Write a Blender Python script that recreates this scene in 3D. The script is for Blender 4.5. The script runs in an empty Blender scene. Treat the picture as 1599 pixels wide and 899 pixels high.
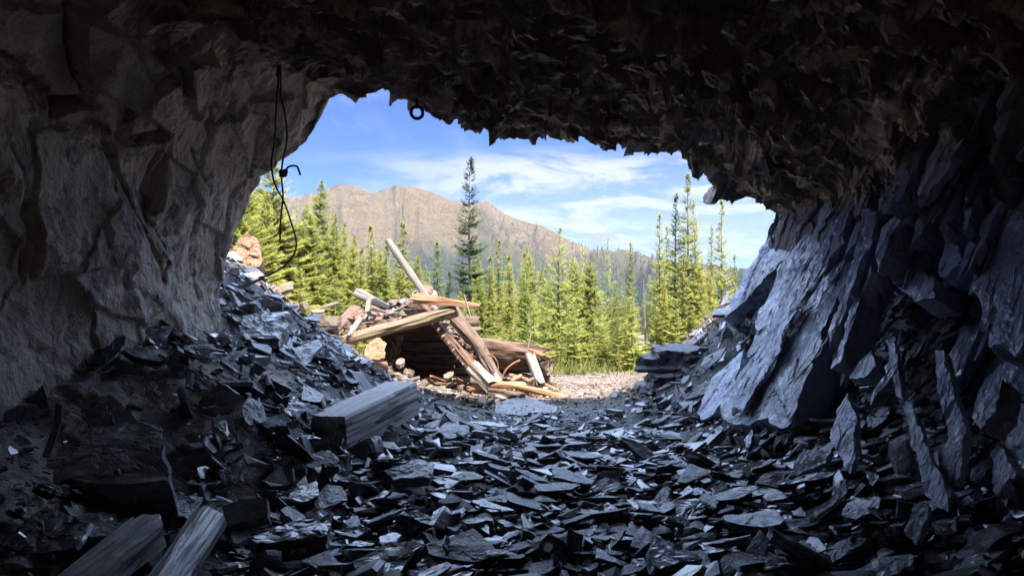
import bpy, bmesh, math, random
import numpy as np
from mathutils import Vector, Matrix
rad = math.radians
scene = bpy.context.scene
col = scene.collection
F = 1155.0
CAMZ = 1.5
# ------------------------------------------------------------------ camera, sky, sun, exposure
cd = bpy.data.cameras.new('camera'); cam = bpy.data.objects.new('camera', cd); col.objects.link(cam)
cam.location = (0, 0, CAMZ); cam.rotation_euler = (rad(90), 0, 0)
cd.sensor_width = 36; cd.lens = 26; cd.clip_start = 0.05; cd.clip_end = 20000
scene.camera = cam
SUN = Vector((0.30, -0.46, 0.83)).normalized()
EL = math.asin(SUN.z); AZ = math.atan2(SUN.x, SUN.y)
w = bpy.data.worlds.new('World'); scene.world = w; w.use_nodes = True
nt = w.node_tree; N = nt.nodes; L = nt.links
N.clear()
sky = N.new('ShaderNodeTexSky'); sky.sky_type = 'NISHITA'; sky.sun_disc = False
sky.sun_elevation = EL; sky.sun_rotation = AZ; sky.altitude = 1800; sky.dust_density = 0.3; sky.ozone_density = 2.0
tc = N.new('ShaderNodeTexCoord'); sep = N.new('ShaderNodeSeparateXYZ'); L.new(tc.outputs['Generated'], sep.inputs[0])
def M(op, a, b=None, c=None, clamp=False):
    n = N.new('ShaderNodeMath'); n.operation = op; n.use_clamp = clamp
    for i, v in enumerate((a, b, c)):
        if v is None: continue
        if isinstance(v, (int, float)): n.inputs[i].default_value = v
        else: L.new(v, n.inputs[i])
    return n.outputs[0]
def wramp(v, pts):
    r = N.new('ShaderNodeValToRGB'); L.new(v, r.inputs[0]); el = r.color_ramp.elements
    while len(el) < len(pts): el.new(0.5)
    for e, (p, c) in zip(el, pts): e.position = p; e.color = (c, c, c, 1)
    return r.outputs[0]
hx = M('DIVIDE', sep.outputs[0], M('MAXIMUM', M('ABSOLUTE', sep.outputs[1]), 0.05)); hz = M('DIVIDE', sep.outputs[2], M('MAXIMUM', M('ABSOLUTE', sep.outputs[1]), 0.05))
def wnoise(sx, sz, ox, det, dist, rough=0.6):
    c = N.new('ShaderNodeCombineXYZ'); L.new(M('MULTIPLY_ADD', hx, sx, ox), c.inputs[0])
    L.new(M('ADD', M('MULTIPLY', hz, sz), M('MULTIPLY', hx, sx * 0.25)), c.inputs[1]); c.inputs[2].default_value = ox
    n = N.new('ShaderNodeTexNoise'); n.inputs['Scale'].default_value = 1; n.inputs['Detail'].default_value = det
    n.inputs['Roughness'].default_value = rough; n.inputs['Distortion'].default_value = dist
    L.new(c.outputs[0], n.inputs['Vector']); return n.outputs[0]
n1 = wramp(wnoise(7, 26, 3.1, 8, 0.7, 0.62), [(0.42, 0), (0.66, 1)])
# the band of white cloud lies between 5 and 11 degrees, densest right of the middle
band = wramp(hz, [(0.03, .7), (0.095, 0.9), (0.135, 1), (0.165, 0.9), (0.195, 0.0)])
side = wramp(M('MULTIPLY_ADD', hx, 1.0, 0.5), [(0.27, 0.0), (0.36, 0.55), (0.5, 1), (0.9, 1)])
n1b = M('ADD', M('MULTIPLY', wramp(wnoise(5.5, 22, 7.7, 10, 0.8, 0.66), [(0.40, 0), (0.54, 1)]), M('MULTIPLY', band, side)), M('MULTIPLY', n1, M('MULTIPLY', band, 0.25)), clamp=True)
wisp = M('MULTIPLY', wramp(wnoise(14, 20, 21.3, 8, 1.0), [(0.52, 0), (0.72, 1)]), wramp(hz, [(0.1, 0.0), (0.2, 0.5), (0.4, 0.6)]))
veil = M('MULTIPLY', wramp(hz, [(0.0, 1), (0.14, 0.55), (0.2, 0.0)]), M('MULTIPLY', side, 0.36))
cover = M('MAXIMUM', M('MAXIMUM', M('MULTIPLY', n1b, 0.93), M('MULTIPLY', wisp, 0.35)), veil)
grey = M('MULTIPLY', wramp(wnoise(11, 60, 11.9, 5, 0.3), [(0.5, 0), (0.6, 1)]), wramp(hz, [(0.035, 0), (0.06, 1), (0.09, 1), (0.115, 0)]))
grey = M('MULTIPLY', grey, M('MULTIPLY', side, 0.75))
def wmix(f, a, b):
    n = N.new('ShaderNodeMix'); n.data_type = 'RGBA'
    if isinstance(f, float): n.inputs[0].default_value = f
    else: L.new(f, n.inputs[0])
    for i, v in ((6, a), (7, b)):
        if isinstance(v, tuple): n.inputs[i].default_value = v
        else: L.new(v, n.inputs[i])
    return n.outputs[2]
skyt = N.new('ShaderNodeMix'); skyt.data_type = 'RGBA'; skyt.blend_type = 'MULTIPLY'; skyt.inputs[0].default_value = 1.0
L.new(sky.outputs[0], skyt.inputs[6]); skyt.inputs[7].default_value = (0.165, 0.40, 1.03, 1)
c1 = wmix(cover, skyt.outputs[2], (4.5, 4.75, 5.2, 1))
c2 = wmix(grey, c1, (2.1, 2.4, 3.4, 1))
# broken bright cloud overhead, out of view, added to light the cave interior
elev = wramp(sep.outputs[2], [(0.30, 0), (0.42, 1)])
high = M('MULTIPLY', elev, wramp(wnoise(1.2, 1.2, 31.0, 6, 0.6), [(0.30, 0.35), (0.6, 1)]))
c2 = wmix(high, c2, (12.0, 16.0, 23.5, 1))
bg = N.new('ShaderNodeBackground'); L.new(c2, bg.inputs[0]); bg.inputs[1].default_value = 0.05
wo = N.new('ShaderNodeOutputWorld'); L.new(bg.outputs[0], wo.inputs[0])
sl = bpy.data.lights.new('sun', 'SUN'); sl.energy = 4.2; sl.angle = rad(0.5); sl.color = (1.0, 0.94, 0.84)
so = bpy.data.objects.new('sun', sl); col.objects.link(so); so.rotation_euler = SUN.to_track_quat('Z', 'Y').to_euler(); so.location = (5, -5, 30)
vs = scene.view_settings; vs.view_transform = 'Standard'; vs.look = 'None'; vs.exposure = 1.87; vs.gamma = 1; vs.use_curve_mapping = False
cy = scene.cycles; cy.use_denoising = True; cy.max_bounces = 10; cy.diffuse_bounces = 7; cy.glossy_bounces = 4; cy.volume_bounces = 1
cy.use_adaptive_sampling = True; cy.adaptive_threshold = 0.02; cy.sample_clamp_indirect = 6; cy.transparent_max_bounces = 4
try: cy.denoiser = 'OPENIMAGEDENOISE'; cy.denoising_prefilter = 'ACCURATE'
except Exception: pass

# ------------------------------------------------------------------ numpy helpers
def P(px, py, Y): return np.array([(px - 799.5) / F * Y, Y, CAMZ - (py - 449.5) / F * Y])
def PV(px, py, Y): return Vector(P(px, py, Y))
def hsh(ix, iy, iz=0, s=0):
    h = (ix.astype(np.int64) * 73856093) ^ (iy.astype(np.int64) * 19349663) ^ (np.asarray(iz).astype(np.int64) * 83492791) ^ (s * 2654435761)
    h &= 0xFFFFFFFF
    h = (h ^ (h >> 15)) * 0x2c1b3c6d & 0xFFFFFFFF
    h = (h ^ (h >> 12)) * 0x297a2d39 & 0xFFFFFFFF
    h = h ^ (h >> 15)
    return h.astype(np.float64) / 4294967296.0
def noise3(p, s=0):
    i = np.floor(p).astype(np.int64); f = p - i; u = f * f * f * (f * (f * 6 - 15) + 10); r = 0
    for dx in (0, 1):
        for dy in (0, 1):
            for dz in (0, 1):
                w_ = (u[:, 0] if dx else 1 - u[:, 0]) * (u[:, 1] if dy else 1 - u[:, 1]) * (u[:, 2] if dz else 1 - u[:, 2])
                r = r + w_ * hsh(i[:, 0] + dx, i[:, 1] + dy, i[:, 2] + dz, s)
    return r * 2 - 1
def fbm(p, octv=4, s=0, gain=0.5):
    r = 0; a = 1; t = 0
    for k in range(octv):
        r = r + a * noise3(p * 2 ** k, s + k * 17); t += a; a *= gain
    return r / t
def facet(q, seed, tilt=1.0, jit=0.9, bias=(0, 0)):
    """piecewise tilted planes over a jittered grid in 2-D; returns height about [-1,1] and distance to the cell border"""
    i = np.floor(q).astype(np.int64); best = np.full(len(q), 9.0); sec = np.full(len(q), 9.0)
    bx = np.zeros(len(q)); by = np.zeros(len(q)); bi = np.zeros(len(q), np.int64); bj = np.zeros(len(q), np.int64)
    for dx in (-1, 0, 1):
        for dy in (-1, 0, 1):
            cx = i[:, 0] + dx; cyy = i[:, 1] + dy
            ox = cx + 0.5 + jit * (hsh(cx, cyy, 1, seed) - 0.5) - q[:, 0]; oy = cyy + 0.5 + jit * (hsh(cx, cyy, 2, seed) - 0.5) - q[:, 1]
            d = np.sqrt(ox * ox + oy * oy); m = d < best
            sec = np.where(m, best, np.minimum(sec, d))
            best = np.where(m, d, best); bx = np.where(m, ox, bx); by = np.where(m, oy, by); bi = np.where(m, cx, bi); bj = np.where(m, cyy, bj)
    gx = (hsh(bi, bj, 3, seed) - 0.5) * 2 * tilt + bias[0]; gy = (hsh(bi, bj, 4, seed) - 0.5) * 2 * tilt + bias[1]
    return (hsh(bi, bj, 5, seed) * 2 - 1) * 0.6 - (gx * bx + gy * by), sec - best
def tri(q, seed, warp=.4):
    """continuous flat facets: heights on a warped triangle grid, interpolated linearly; about [-1,1]"""
    z = np.zeros(len(q)); qq = np.c_[q * .7, z + seed]; q = q + warp * np.stack([noise3(qq, seed + 2), noise3(qq + 31.7, seed + 3)], 1) * 1.6
    i = np.floor(q).astype(np.int64); f = q - i; x, y = f[:, 0], f[:, 1]; ix, iy = i[:, 0], i[:, 1]
    h = lambda a_, b_: hsh(ix + a_, iy + b_, 7, seed) * 2 - 1
    h00, h10, h01, h11 = h(0, 0), h(1, 0), h(0, 1), h(1, 1); d = hsh(ix, iy, 8, seed) > .5
    A_ = np.where(x + y < 1, h00 + (h10 - h00) * x + (h01 - h00) * y, h11 + (h01 - h11) * (1 - x) + (h10 - h11) * (1 - y))
    B_ = np.where(y < x, h00 + (h10 - h00) * x + (h11 - h10) * y, h00 + (h01 - h00) * y + (h11 - h01) * x)
    return np.where(d, A_, B_)
def link(me, name, parent=None):
    o = bpy.data.objects.new(name, me); col.objects.link(o)
    if parent is not None: o.parent = parent
    return o
def mesh(name, V, Fc, mat, parent=None, smooth=False):
    """V (n,3); Fc an (m,k) array or a list of faces"""
    me = bpy.data.meshes.new(name)
    if isinstance(Fc, np.ndarray):
        k = Fc.shape[1]; me.vertices.add(len(V)); me.vertices.foreach_set('co', np.asarray(V, np.float32).ravel())
        me.loops.add(Fc.size); me.loops.foreach_set('vertex_index', Fc.astype(np.int32).ravel())
        me.polygons.add(len(Fc)); me.polygons.foreach_set('loop_start', np.arange(0, Fc.size, k, dtype=np.int32))
        me.update(calc_edges=True)
    else:
        me.from_pydata([tuple(map(float, v)) for v in V], [], [tuple(map(int, f)) for f in Fc])
    me.polygons.foreach_set('use_smooth', np.full(len(me.polygons), smooth)); me.update()
    if mat is not None: me.materials.append(mat)
    return link(me, name, parent)
def tag(o, label=None, cat=None, group=None, kind=None):
    if label: o['label'] = label
    if cat: o['category'] = cat
    if group: o['group'] = group
    if kind: o['kind'] = kind
    return o
def empty(name, loc, label, cat, group=None, rz=0):
    o = bpy.data.objects.new(name, None); col.objects.link(o); o.location = loc; o.rotation_euler = (0, 0, rz); o.empty_display_size = .1
    return tag(o, label, cat, group)
def grid_faces(nu, nv):
    a = np.arange(nu - 1)[:, None] * nv + np.arange(nv - 1)[None, :]; a = a.ravel()
    return np.stack([a, a + nv, a + nv + 1, a + 1], 1)

# ------------------------------------------------------------------ materials
def mat(name, c1, c2, scale=6.0, rough=0.7, rvar=0.15, bump=0.3, bdist=0.02, stretch=(1, 1, 1), spec=0.5, c3=None, c3s=2.0, c3r=(0.5, 0.7),
        fine=60.0, objvar=0.0, detail=8, crack=0.0, isl=0.0, coat=0.0, coatr=.15, coatall=False):
    m = bpy.data.materials.new(name); m.use_nodes = True; t = m.node_tree; n = t.nodes; l = t.links
    b = n['Principled BSDF']
    tcn = n.new('ShaderNodeTexCoord'); mp = n.new('ShaderNodeMapping'); mp.inputs['Scale'].default_value = stretch; l.new(tcn.outputs['Object'], mp.inputs[0])
    vec = mp.outputs[0]
    if objvar is not None and objvar > 0:
        oi = n.new('ShaderNodeObjectInfo'); ad = n.new('ShaderNodeVectorMath'); ad.operation = 'MULTIPLY_ADD'
        cb = n.new('ShaderNodeCombineXYZ')
        for i in range(3): l.new(oi.outputs['Random'], cb.inputs[i])
        l.new(cb.outputs[0], ad.inputs[0]); ad.inputs[1].default_value = (7, 13, 5); l.new(vec, ad.inputs[2]); vec = ad.outputs[0]
    def nz(s, d=detail, r=0.6, dist=0.3):
        x = n.new('ShaderNodeTexNoise'); x.inputs['Scale'].default_value = s; x.inputs['Detail'].default_value = d
        x.inputs['Roughness'].default_value = r; x.inputs['Distortion'].default_value = dist; l.new(vec, x.inputs['Vector']); return x.outputs[0]
    def rmp(v, a, bb):
        r = n.new('ShaderNodeMapRange'); r.inputs[1].default_value = a; r.inputs[2].default_value = bb; l.new(v, r.inputs[0]); return r.outputs[0]
    def mx(f, a, bb, mode='MIX'):
        x = n.new('ShaderNodeMix'); x.data_type = 'RGBA'; x.blend_type = mode
        if isinstance(f, (int, float)): x.inputs[0].default_value = f
        else: l.new(f, x.inputs[0])
        for i, v in ((6, a), (7, bb)):
            if isinstance(v, tuple): x.inputs[i].default_value = (*v, 1)
            else: l.new(v, x.inputs[i])
        return x.outputs[2]
    a = nz(scale); c = mx(rmp(a, .3, .7), c1, c2)
    if c3 is not None: c = mx(rmp(nz(c3s, 6, .65, .8), *c3r), c, c3)
    f = nz(fine, 4, .7)
    if objvar is not None and objvar > 0:
        hv = n.new('ShaderNodeHueSaturation'); mr = n.new('ShaderNodeMapRange'); mr.inputs[3].default_value = 1 - objvar; mr.inputs[4].default_value = 1 + objvar
        l.new(oi.outputs['Random'], mr.inputs[0]); l.new(mr.outputs[0], hv.inputs['Value']); l.new(c, hv.inputs['Color']); c = hv.outputs[0]
    if isl > 0:
        ge = n.new('ShaderNodeNewGeometry'); pw = n.new('ShaderNodeMath'); pw.operation = 'POWER'; l.new(ge.outputs['Random Per Island'], pw.inputs[0]); pw.inputs[1].default_value = 2.0
        hi = n.new('ShaderNodeHueSaturation'); mi = n.new('ShaderNodeMapRange'); mi.inputs[3].default_value = 1 - isl * .6; mi.inputs[4].default_value = 1 + isl * 1.6
        l.new(pw.outputs[0], mi.inputs[0]); l.new(mi.outputs[0], hi.inputs['Value']); l.new(c, hi.inputs['Color']); c = hi.outputs[0]
    hsn = n.new('ShaderNodeHueSaturation'); l.new(c, hsn.inputs['Color']); l.new(n_map(n, l, f, .75, 1.25), hsn.inputs['Value']); c = hsn.outputs[0]
    l.new(c, b.inputs['Base Color'])
    rr = n.new('ShaderNodeMapRange'); rr.inputs[3].default_value = max(0.05, rough - rvar); rr.inputs[4].default_value = min(1, rough + rvar)
    rr.inputs[1].default_value = .3; rr.inputs[2].default_value = .7
    l.new(nz(scale * 1.7), rr.inputs[0]); l.new(rr.outputs[0], b.inputs['Roughness'])
    b.inputs['Specular IOR Level'].default_value = spec
    if coat > 0:
        b.inputs['Coat Roughness'].default_value = coatr; b.inputs['Coat IOR'].default_value = 1.7
        if coatall:
            l.new(n_map(n, l, nz(scale * .5), 0, coat), b.inputs['Coat Weight'])
        else:
            src = ge.outputs['Random Per Island'] if isl > 0 else oi.outputs['Random']
            fr = n.new('ShaderNodeMath'); fr.operation = 'MULTIPLY'; l.new(src, fr.inputs[0]); fr.inputs[1].default_value = 7.31
            fr2 = n.new('ShaderNodeMath'); fr2.operation = 'FRACT'; l.new(fr.outputs[0], fr2.inputs[0]); cm = n.new('ShaderNodeMapRange'); cm.inputs[1].default_value = .35; cm.inputs[2].default_value = .75; cm.inputs[4].default_value = coat
            l.new(fr2.outputs[0], cm.inputs[0]); l.new(cm.outputs[0], b.inputs['Coat Weight'])
    add = n.new('ShaderNodeMath'); add.operation = 'MULTIPLY_ADD'; l.new(f, add.inputs[0]); add.inputs[1].default_value = .25; l.new(nz(scale * 3), add.inputs[2])
    hgt = add.outputs[0]
    if crack > 0:
        vo = n.new('ShaderNodeTexVoronoi'); vo.feature = 'DISTANCE_TO_EDGE'; vo.inputs['Scale'].default_value = scale * .8; l.new(vec, vo.inputs['Vector'])
        k = n.new('ShaderNodeMath'); k.operation = 'MULTIPLY_ADD'; l.new(rmp(vo.outputs[0], 0, .03), k.inputs[0]); k.inputs[1].default_value = crack; l.new(hgt, k.inputs[2]); hgt = k.outputs[0]
    bp = n.new('ShaderNodeBump'); bp.inputs['Strength'].default_value = bump; bp.inputs['Distance'].default_value = bdist
    l.new(hgt, bp.inputs['Height']); l.new(bp.outputs[0], b.inputs['Normal'])
    return m
def n_map(n, l, v, lo, hi):
    r = n.new('ShaderNodeMapRange'); r.inputs[1].default_value = .3; r.inputs[2].default_value = .7; r.inputs[3].default_value = lo; r.inputs[4].default_value = hi
    l.new(v, r.inputs[0]); return r.outputs[0]
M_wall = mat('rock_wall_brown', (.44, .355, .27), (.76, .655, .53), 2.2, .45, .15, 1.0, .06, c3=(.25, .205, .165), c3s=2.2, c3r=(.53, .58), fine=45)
M_ceil = mat('rock_ceiling_dark', (.115, .095, .077), (.24, .195, .155), 3.0, .5, .15, .8, .02, c3=(.60, .48, .35), c3s=3.0, c3r=(.53, .62), fine=50)  # pale warm patches stand in for light glinting on the ceiling facets
M_slate_wall = mat('slate_wall', (.235, .27, .36), (.36, .41, .53), 5.0, .34, .12, .9, .03, stretch=(1.6, 2.2, .5), c3=(.12, .12, .135), c3s=3.0, c3r=(.54, .62), fine=40, spec=.9, isl=.45, coat=1.0, coatr=.22, coatall=True)  # blue sheen of the sky is put into the slate colour
M_slate_dark = mat('slate_wall_shaded_beds', (.06, .06, .068), (.12, .12, .13), 6.0, .45, .12, .7, .02, stretch=(1, 1.2, .45), c3=(.26, .23, .20), c3s=3, c3r=(.6, .75), fine=45)  # darker copy of the slate: shade of the gaps put into its colour
M_slate = mat('slate_fragments', (.06, .065, .078), (.15, .158, .18), 7.0, .30, .14, .6, .012, stretch=(1, 1, 2.5), c3=(.34, .34, .36), c3s=4, c3r=(.58, .75), fine=70, objvar=.6, spec=1.0, coat=1.0, coatr=.14)  # slight blue of the sky sheen put into the colour here too
M_slate_rubble = mat('slate_rubble', (.045, .048, .058), (.145, .15, .17), 9.0, .36, .14, .5, .012, c3=(.33, .32, .31), c3s=5, c3r=(.55, .72), fine=80, spec=.9, isl=.9, coat=1.0, coatr=.14)
M_floor = mat('cave_floor_grit', (.04, .04, .042), (.09, .085, .085), 9, .5, .2, 1.0, .03, fine=60)
M_bank = mat('crumbly_bank', (.22, .195, .17), (.45, .40, .35), 7, .6, .15, 1.0, .03, c3=(.38, .34, .30), c3s=9, c3r=(.55, .7), fine=60)
M_boulder_dark = mat('dark_boulder', (.17, .175, .19), (.33, .33, .36), 6, .45, .12, .7, .02, stretch=(1, 1, 2), c3=(.26, .25, .25), c3s=4, fine=50, objvar=.2, coat=.5, coatr=.3, coatall=True)
M_boulder_tan = mat('tan_boulder', (.20, .115, .065), (.30, .19, .115), 5, .8, .1, .7, .02, c3=(.30, .12, .05), c3s=3, fine=50, objvar=.1)
M_gravel = mat('gravel', (.14, .105, .08), (.25, .195, .155), 14, .9, .05, .8, .03, c3=(.15, .11, .085), c3s=1.2, fine=40)
M_stone = mat('gravel_stones', (.13, .092, .066), (.24, .185, .145), 9, .85, .05, .5, .01, c3=(.2, .18, .17), c3s=4, fine=60, objvar=.2, isl=.5)
M_wood_grey = mat('weathered_wood', (.15, .125, .10), (.28, .245, .205), 14, .75, .1, .8, .008, stretch=(.12, 1, 1), c3=(.13, .085, .06), c3s=8, c3r=(.52, .64), fine=50)
M_wood_red = mat('rotten_red_wood', (.12, .062, .042), (.22, .13, .088), 12, .8, .1, .9, .01, stretch=(.15, 1, 1), c3=(.10, .055, .035), c3s=9, fine=50)
M_wood_orange = mat('fresh_orange_wood', (.27, .12, .055), (.37, .19, .095), 12, .7, .1, .6, .008, stretch=(.15, 1, 1), c3=(.30, .22, .16), c3s=6, c3r=(.56, .66), fine=50)
M_wood_tan = mat('bare_tan_wood', (.18, .125, .08), (.28, .21, .14), 12, .75, .1, .7, .008, stretch=(.12, 1, 1), c3=(.2, .12, .07), c3s=8, c3r=(.55, .68), fine=50)
M_wood_dark = mat('bark_wood', (0.104, 0.068, 0.048), (0.208, 0.144, 0.104), 12, .85, .08, 1.0, .015, stretch=(.2, 1, 1), c3=(.06, .04, .03), c3s=8, c3r=(.5, .62), fine=50)
M_wood_pale = mat('pale_split_wood', (.19, .155, .12), (.28, .24, .20), 12, .75, .1, .5, .006, stretch=(.15, 1, 1), fine=50)
M_timber = mat('squared_timber_wood', (.34, .325, .31), (.58, .555, .53), 12, .6, .1, 1.0, .01, stretch=(.10, 1, 1), c3=(.04, .035, .03), c3s=5, c3r=(.56, .585), fine=60, coat=.35, coatr=.35, coatall=True)
M_log_cave = mat('peeling_log_wood', (.40, .385, .36), (.80, .77, .72), 10, .5, .15, 1.0, .03, stretch=(.16, 1, 1), c3=(.07, .06, .055), c3s=7, c3r=(.52, .58), fine=60, coat=.7, coatr=.25, coatall=True)
M_bark = mat('fir_bark', (.16, .12, .095), (.32, .27, .23), 12, .9, .05, .6, .02, stretch=(1, 1, .4))
M_cable = mat('black_cable_rubber', (.012, .011, .011), (.02, .019, .018), 20, .5, .1, .2, .002)
M_iron = mat('rusty_iron', (.04, .03, .025), (.10, .06, .04), 20, .6, .15, .5, .004)
M_lichen = mat('mossy_patch', (.05, .06, .02), (.11, .12, .05), 14, .9, .05, .8, .02)
def leafmat(name, c1, c2, trans=.35, hue=0.03, val=.25):
    m = bpy.data.materials.new(name); m.use_nodes = True; t = m.node_tree; n = t.nodes; l = t.links; n.clear()
    o = n.new('ShaderNodeOutputMaterial'); g = n.new('ShaderNodeNewGeometry'); oi = n.new('ShaderNodeObjectInfo'); tcn = n.new('ShaderNodeTexCoord')
    nz = n.new('ShaderNodeTexNoise'); nz.inputs['Scale'].default_value = 2.5; nz.inputs['Detail'].default_value = 5; l.new(tcn.outputs['Object'], nz.inputs['Vector'])
    ad = n.new('ShaderNodeMath'); ad.operation = 'MULTIPLY_ADD'; l.new(g.outputs['Random Per Island'], ad.inputs[0]); ad.inputs[1].default_value = .5
    sb = n.new('ShaderNodeMapRange'); sb.inputs[1].default_value = .3; sb.inputs[2].default_value = .7; sb.inputs[3].default_value = 0; sb.inputs[4].default_value = .5
    l.new(nz.outputs[0], sb.inputs[0]); l.new(sb.outputs[0], ad.inputs[2])
    mx = n.new('ShaderNodeMix'); mx.data_type = 'RGBA'; l.new(ad.outputs[0], mx.inputs[0]); mx.inputs[6].default_value = (*c1, 1); mx.inputs[7].default_value = (*c2, 1)
    hs = n.new('ShaderNodeHueSaturation'); l.new(mx.outputs[2], hs.inputs['Color'])
    a = n.new('ShaderNodeMapRange'); a.inputs[3].default_value = .5 - hue; a.inputs[4].default_value = .5 + hue; l.new(oi.outputs['Random'], a.inputs[0]); l.new(a.outputs[0], hs.inputs['Hue'])
    b = n.new('ShaderNodeMapRange'); b.inputs[3].default_value = 1 + val; b.inputs[4].default_value = 1 - val; l.new(oi.outputs['Random'], b.inputs[0]); l.new(b.outputs[0], hs.inputs['Value'])
    d = n.new('ShaderNodeBsdfDiffuse'); tr = n.new('ShaderNodeBsdfTranslucent'); ms = n.new('ShaderNodeMixShader'); ms.inputs[0].default_value = trans
    l.new(hs.outputs[0], d.inputs[0]); l.new(hs.outputs[0], tr.inputs[0]); l.new(d.outputs[0], ms.inputs[1]); l.new(tr.outputs[0], ms.inputs[2]); l.new(ms.outputs[0], o.inputs[0])
    return m
M_leaf_y = leafmat('needles_yellow_green', (.35, .39, .095), (.50, .48, .15), .55, .01, .12)
M_leaf_g = leafmat('needles_green', (.30, .345, .08), (.48, .46, .13), .55, .02, .2)
M_leaf_d = leafmat('needles_dark', (.07, .115, .04), (.16, .21, .07), .35)
M_leaf_l = leafmat('larch_needles', (.34, .40, .11), (.50, .51, .17), .55, .02, .2)
M_grass = leafmat('grass_blades', (.16, .18, .05), (.34, .30, .12), .4)
# ------------------------------------------------------------------ the ground inside and outside
def ss(a, b, x):
    t = np.clip((x - a) / (b - a), 0, 1); return t * t * (3 - 2 * t)
FX = np.array([-9, -5, -3.5, -2.9, -2.4, -1.9, -1.5, -1.2, -.6, 0, 1.2, 1.8, 2.3, 2.7, 3.2, 5])
FZ = np.array([3.2, 2.4, 1.8, 1.35, .95, .60, .34, .20, .05, 0, .02, .10, .26, .45, .8, 1.6])
GX = np.array([-9, 0, 1.2, 1.6, 2.0, 2.4, 2.7, 3.2, 5, 9])
GZ = np.array([0, 0, .03, .12, .38, .78, 1.1, 1.55, 2.6, 4.0])
def ground_z(x, y):
    x0 = x; x = np.where(x < 0, np.minimum(x + .85 * (1 - ss(4.3, 5.6, y)), 0), x)
    z = np.interp(x, FX, FZ) - .16 * (x < -2.2) * ss(-2.2, -2.8, x) * (1 - ss(6.9, 7.6, y))
    x = x0
    z = z * (1 - ss(9.0, 12.5, y)) * np.where(x < 0, 1, 1 - ss(10.5, 13, y))
    lift = np.interp(x, GX, GZ); z = np.maximum(z, lift * ss(7.2, 8.8, y) * (1 - ss(10.0, 12.5, y)))
    # outside: ground falls slightly; a low shoulder keeps rising on the left beyond the mouth
    out = ss(9.5, 14, y); z = z - out * (np.minimum(y, 70) - 9.5) * 0.045
    z = z + np.where(x < -2.5, (-(x + 2.5)) * 0.28, 0) * ss(8.5, 11, y) * (1 - ss(20, 34, y)) * (x > -12) 
    return z
def gz1(x, y): return float(ground_z(np.array([x]), np.array([y]))[0])
# cave floor sheet
xs = np.arange(-4.6, 4.61, .045); ys = np.arange(-5.5, 10.61, .045)
X, Y = np.meshgrid(xs, ys, indexing='ij'); q = np.stack([X.ravel(), Y.ravel()], 1); q3 = np.stack([q[:, 0], q[:, 1], q[:, 0] * 0], 1)
Z = ground_z(q[:, 0], q[:, 1]); f1, _ = facet(q * 6, 5, .8); f2, _ = facet(q * 14, 6, .8)
bk = ss(-1.3, -2.2, q[:, 0])
Z = Z + .035 * fbm(q3 * 2.2, 3, 3) + (.02 + .02 * bk) * f1 + (.01 + .012 * bk) * f2 - .03
Z = Z - .012 - .5 * ss(9.9, 10.6, q[:, 1])
V = np.stack([q[:, 0], q[:, 1], Z], 1)
floor = mesh('cave_floor', V, grid_faces(len(xs), len(ys)), M_floor); tag(floor, kind='structure')
floor.data.materials.append(M_bank)
cen = V[:, 0].reshape(len(xs), len(ys))[:-1, :-1].ravel(); cyv = V[:, 1].reshape(len(xs), len(ys))[:-1, :-1].ravel()
floor.data.polygons.foreach_set('material_index', ((cen < -1.9 + .25 * np.sin(cyv * 3)) & (cyv < 7.3)).astype(np.int32)); floor.data.update()

# ------------------------------------------------------------------ the cave shell: cross sections from behind the camera to the lip
LIP = [(338, 600, 7.0), (345, 430, 7.0), (372, 335, 6.95), (405, 268, 6.9), (462, 233, 6.8), (502, 196, 6.7), (526, 152, 6.65), (572, 140, 6.8), (640, 152, 7.0),
       (720, 190, 7.2), (800, 205, 7.4), (880, 218, 7.6), (960, 226, 7.8), (1040, 236, 8.0), (1092, 264, 8.2), (1140, 302, 8.55), (1208, 332, 8.8), (1178, 400, 8.9),
       (1135, 490, 9.0), (1100, 560, 9.1), (1080, 660, 9.2)]
lip = np.array([P(*a) for a in LIP])
A = np.array([(-2.95, .2), (-2.97, 1.3), (-2.95, 1.9), (-2.88, 2.4), (-2.75, 2.8), (-2.55, 3.1), (-2.25, 3.35), (-1.8, 3.5), (-1.2, 3.55), (-.6, 3.55), (0, 3.55), (.6, 3.5), (1.2, 3.4), (1.8, 3.25),
              (2.35, 3.05), (2.85, 2.75), (3.2, 2.4), (3.02, 1.8), (2.78, 1.2), (2.5, .6), (2.25, -.1)])
def sec(Yk, sx=1, sz=1, dx=0): return np.stack([A[:, 0] * sx + dx, np.full(len(A), Yk), (A[:, 1] - 1) * sz + 1], 1)
mid = .48 * sec(4.2) + .52 * lip; mid[7:15, 2] += .06; mid[15:18, 0] += .05
rows = [sec(-6.0, .02, .02), sec(-5.6, .7, .7), sec(-4, 1, 1), sec(-1, 1.1, 1.02), sec(2.0, 1.08, 1.02), sec(4.2), mid, lip]
ctr = np.array([.3, 0, .9]); 
RR = [0, .06, .16, .4, .8, 1.3, 2.2, 4, 7, 12, 18]; YO = [0, .07, .09, -.02, -.28, -.75, -1.6, -3.4, -6.2, -10.5, -16]
fl = []
for r, yo in zip(RR[1:], YO[1:]):
    d = lip - ctr; d[:, 1] = 0; d /= np.linalg.norm(d, axis=1)[:, None]; rr = lip + d * r; rr[:, 1] += yo; rr[:12, 1] += 1.5 * float(ss(.1, .8, np.array(r))) * np.array([1, 1, 1, 1, 1, 1, 1, 1, .95, .6, .3, .1]) * (r < 6); fl.append(rr)
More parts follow.
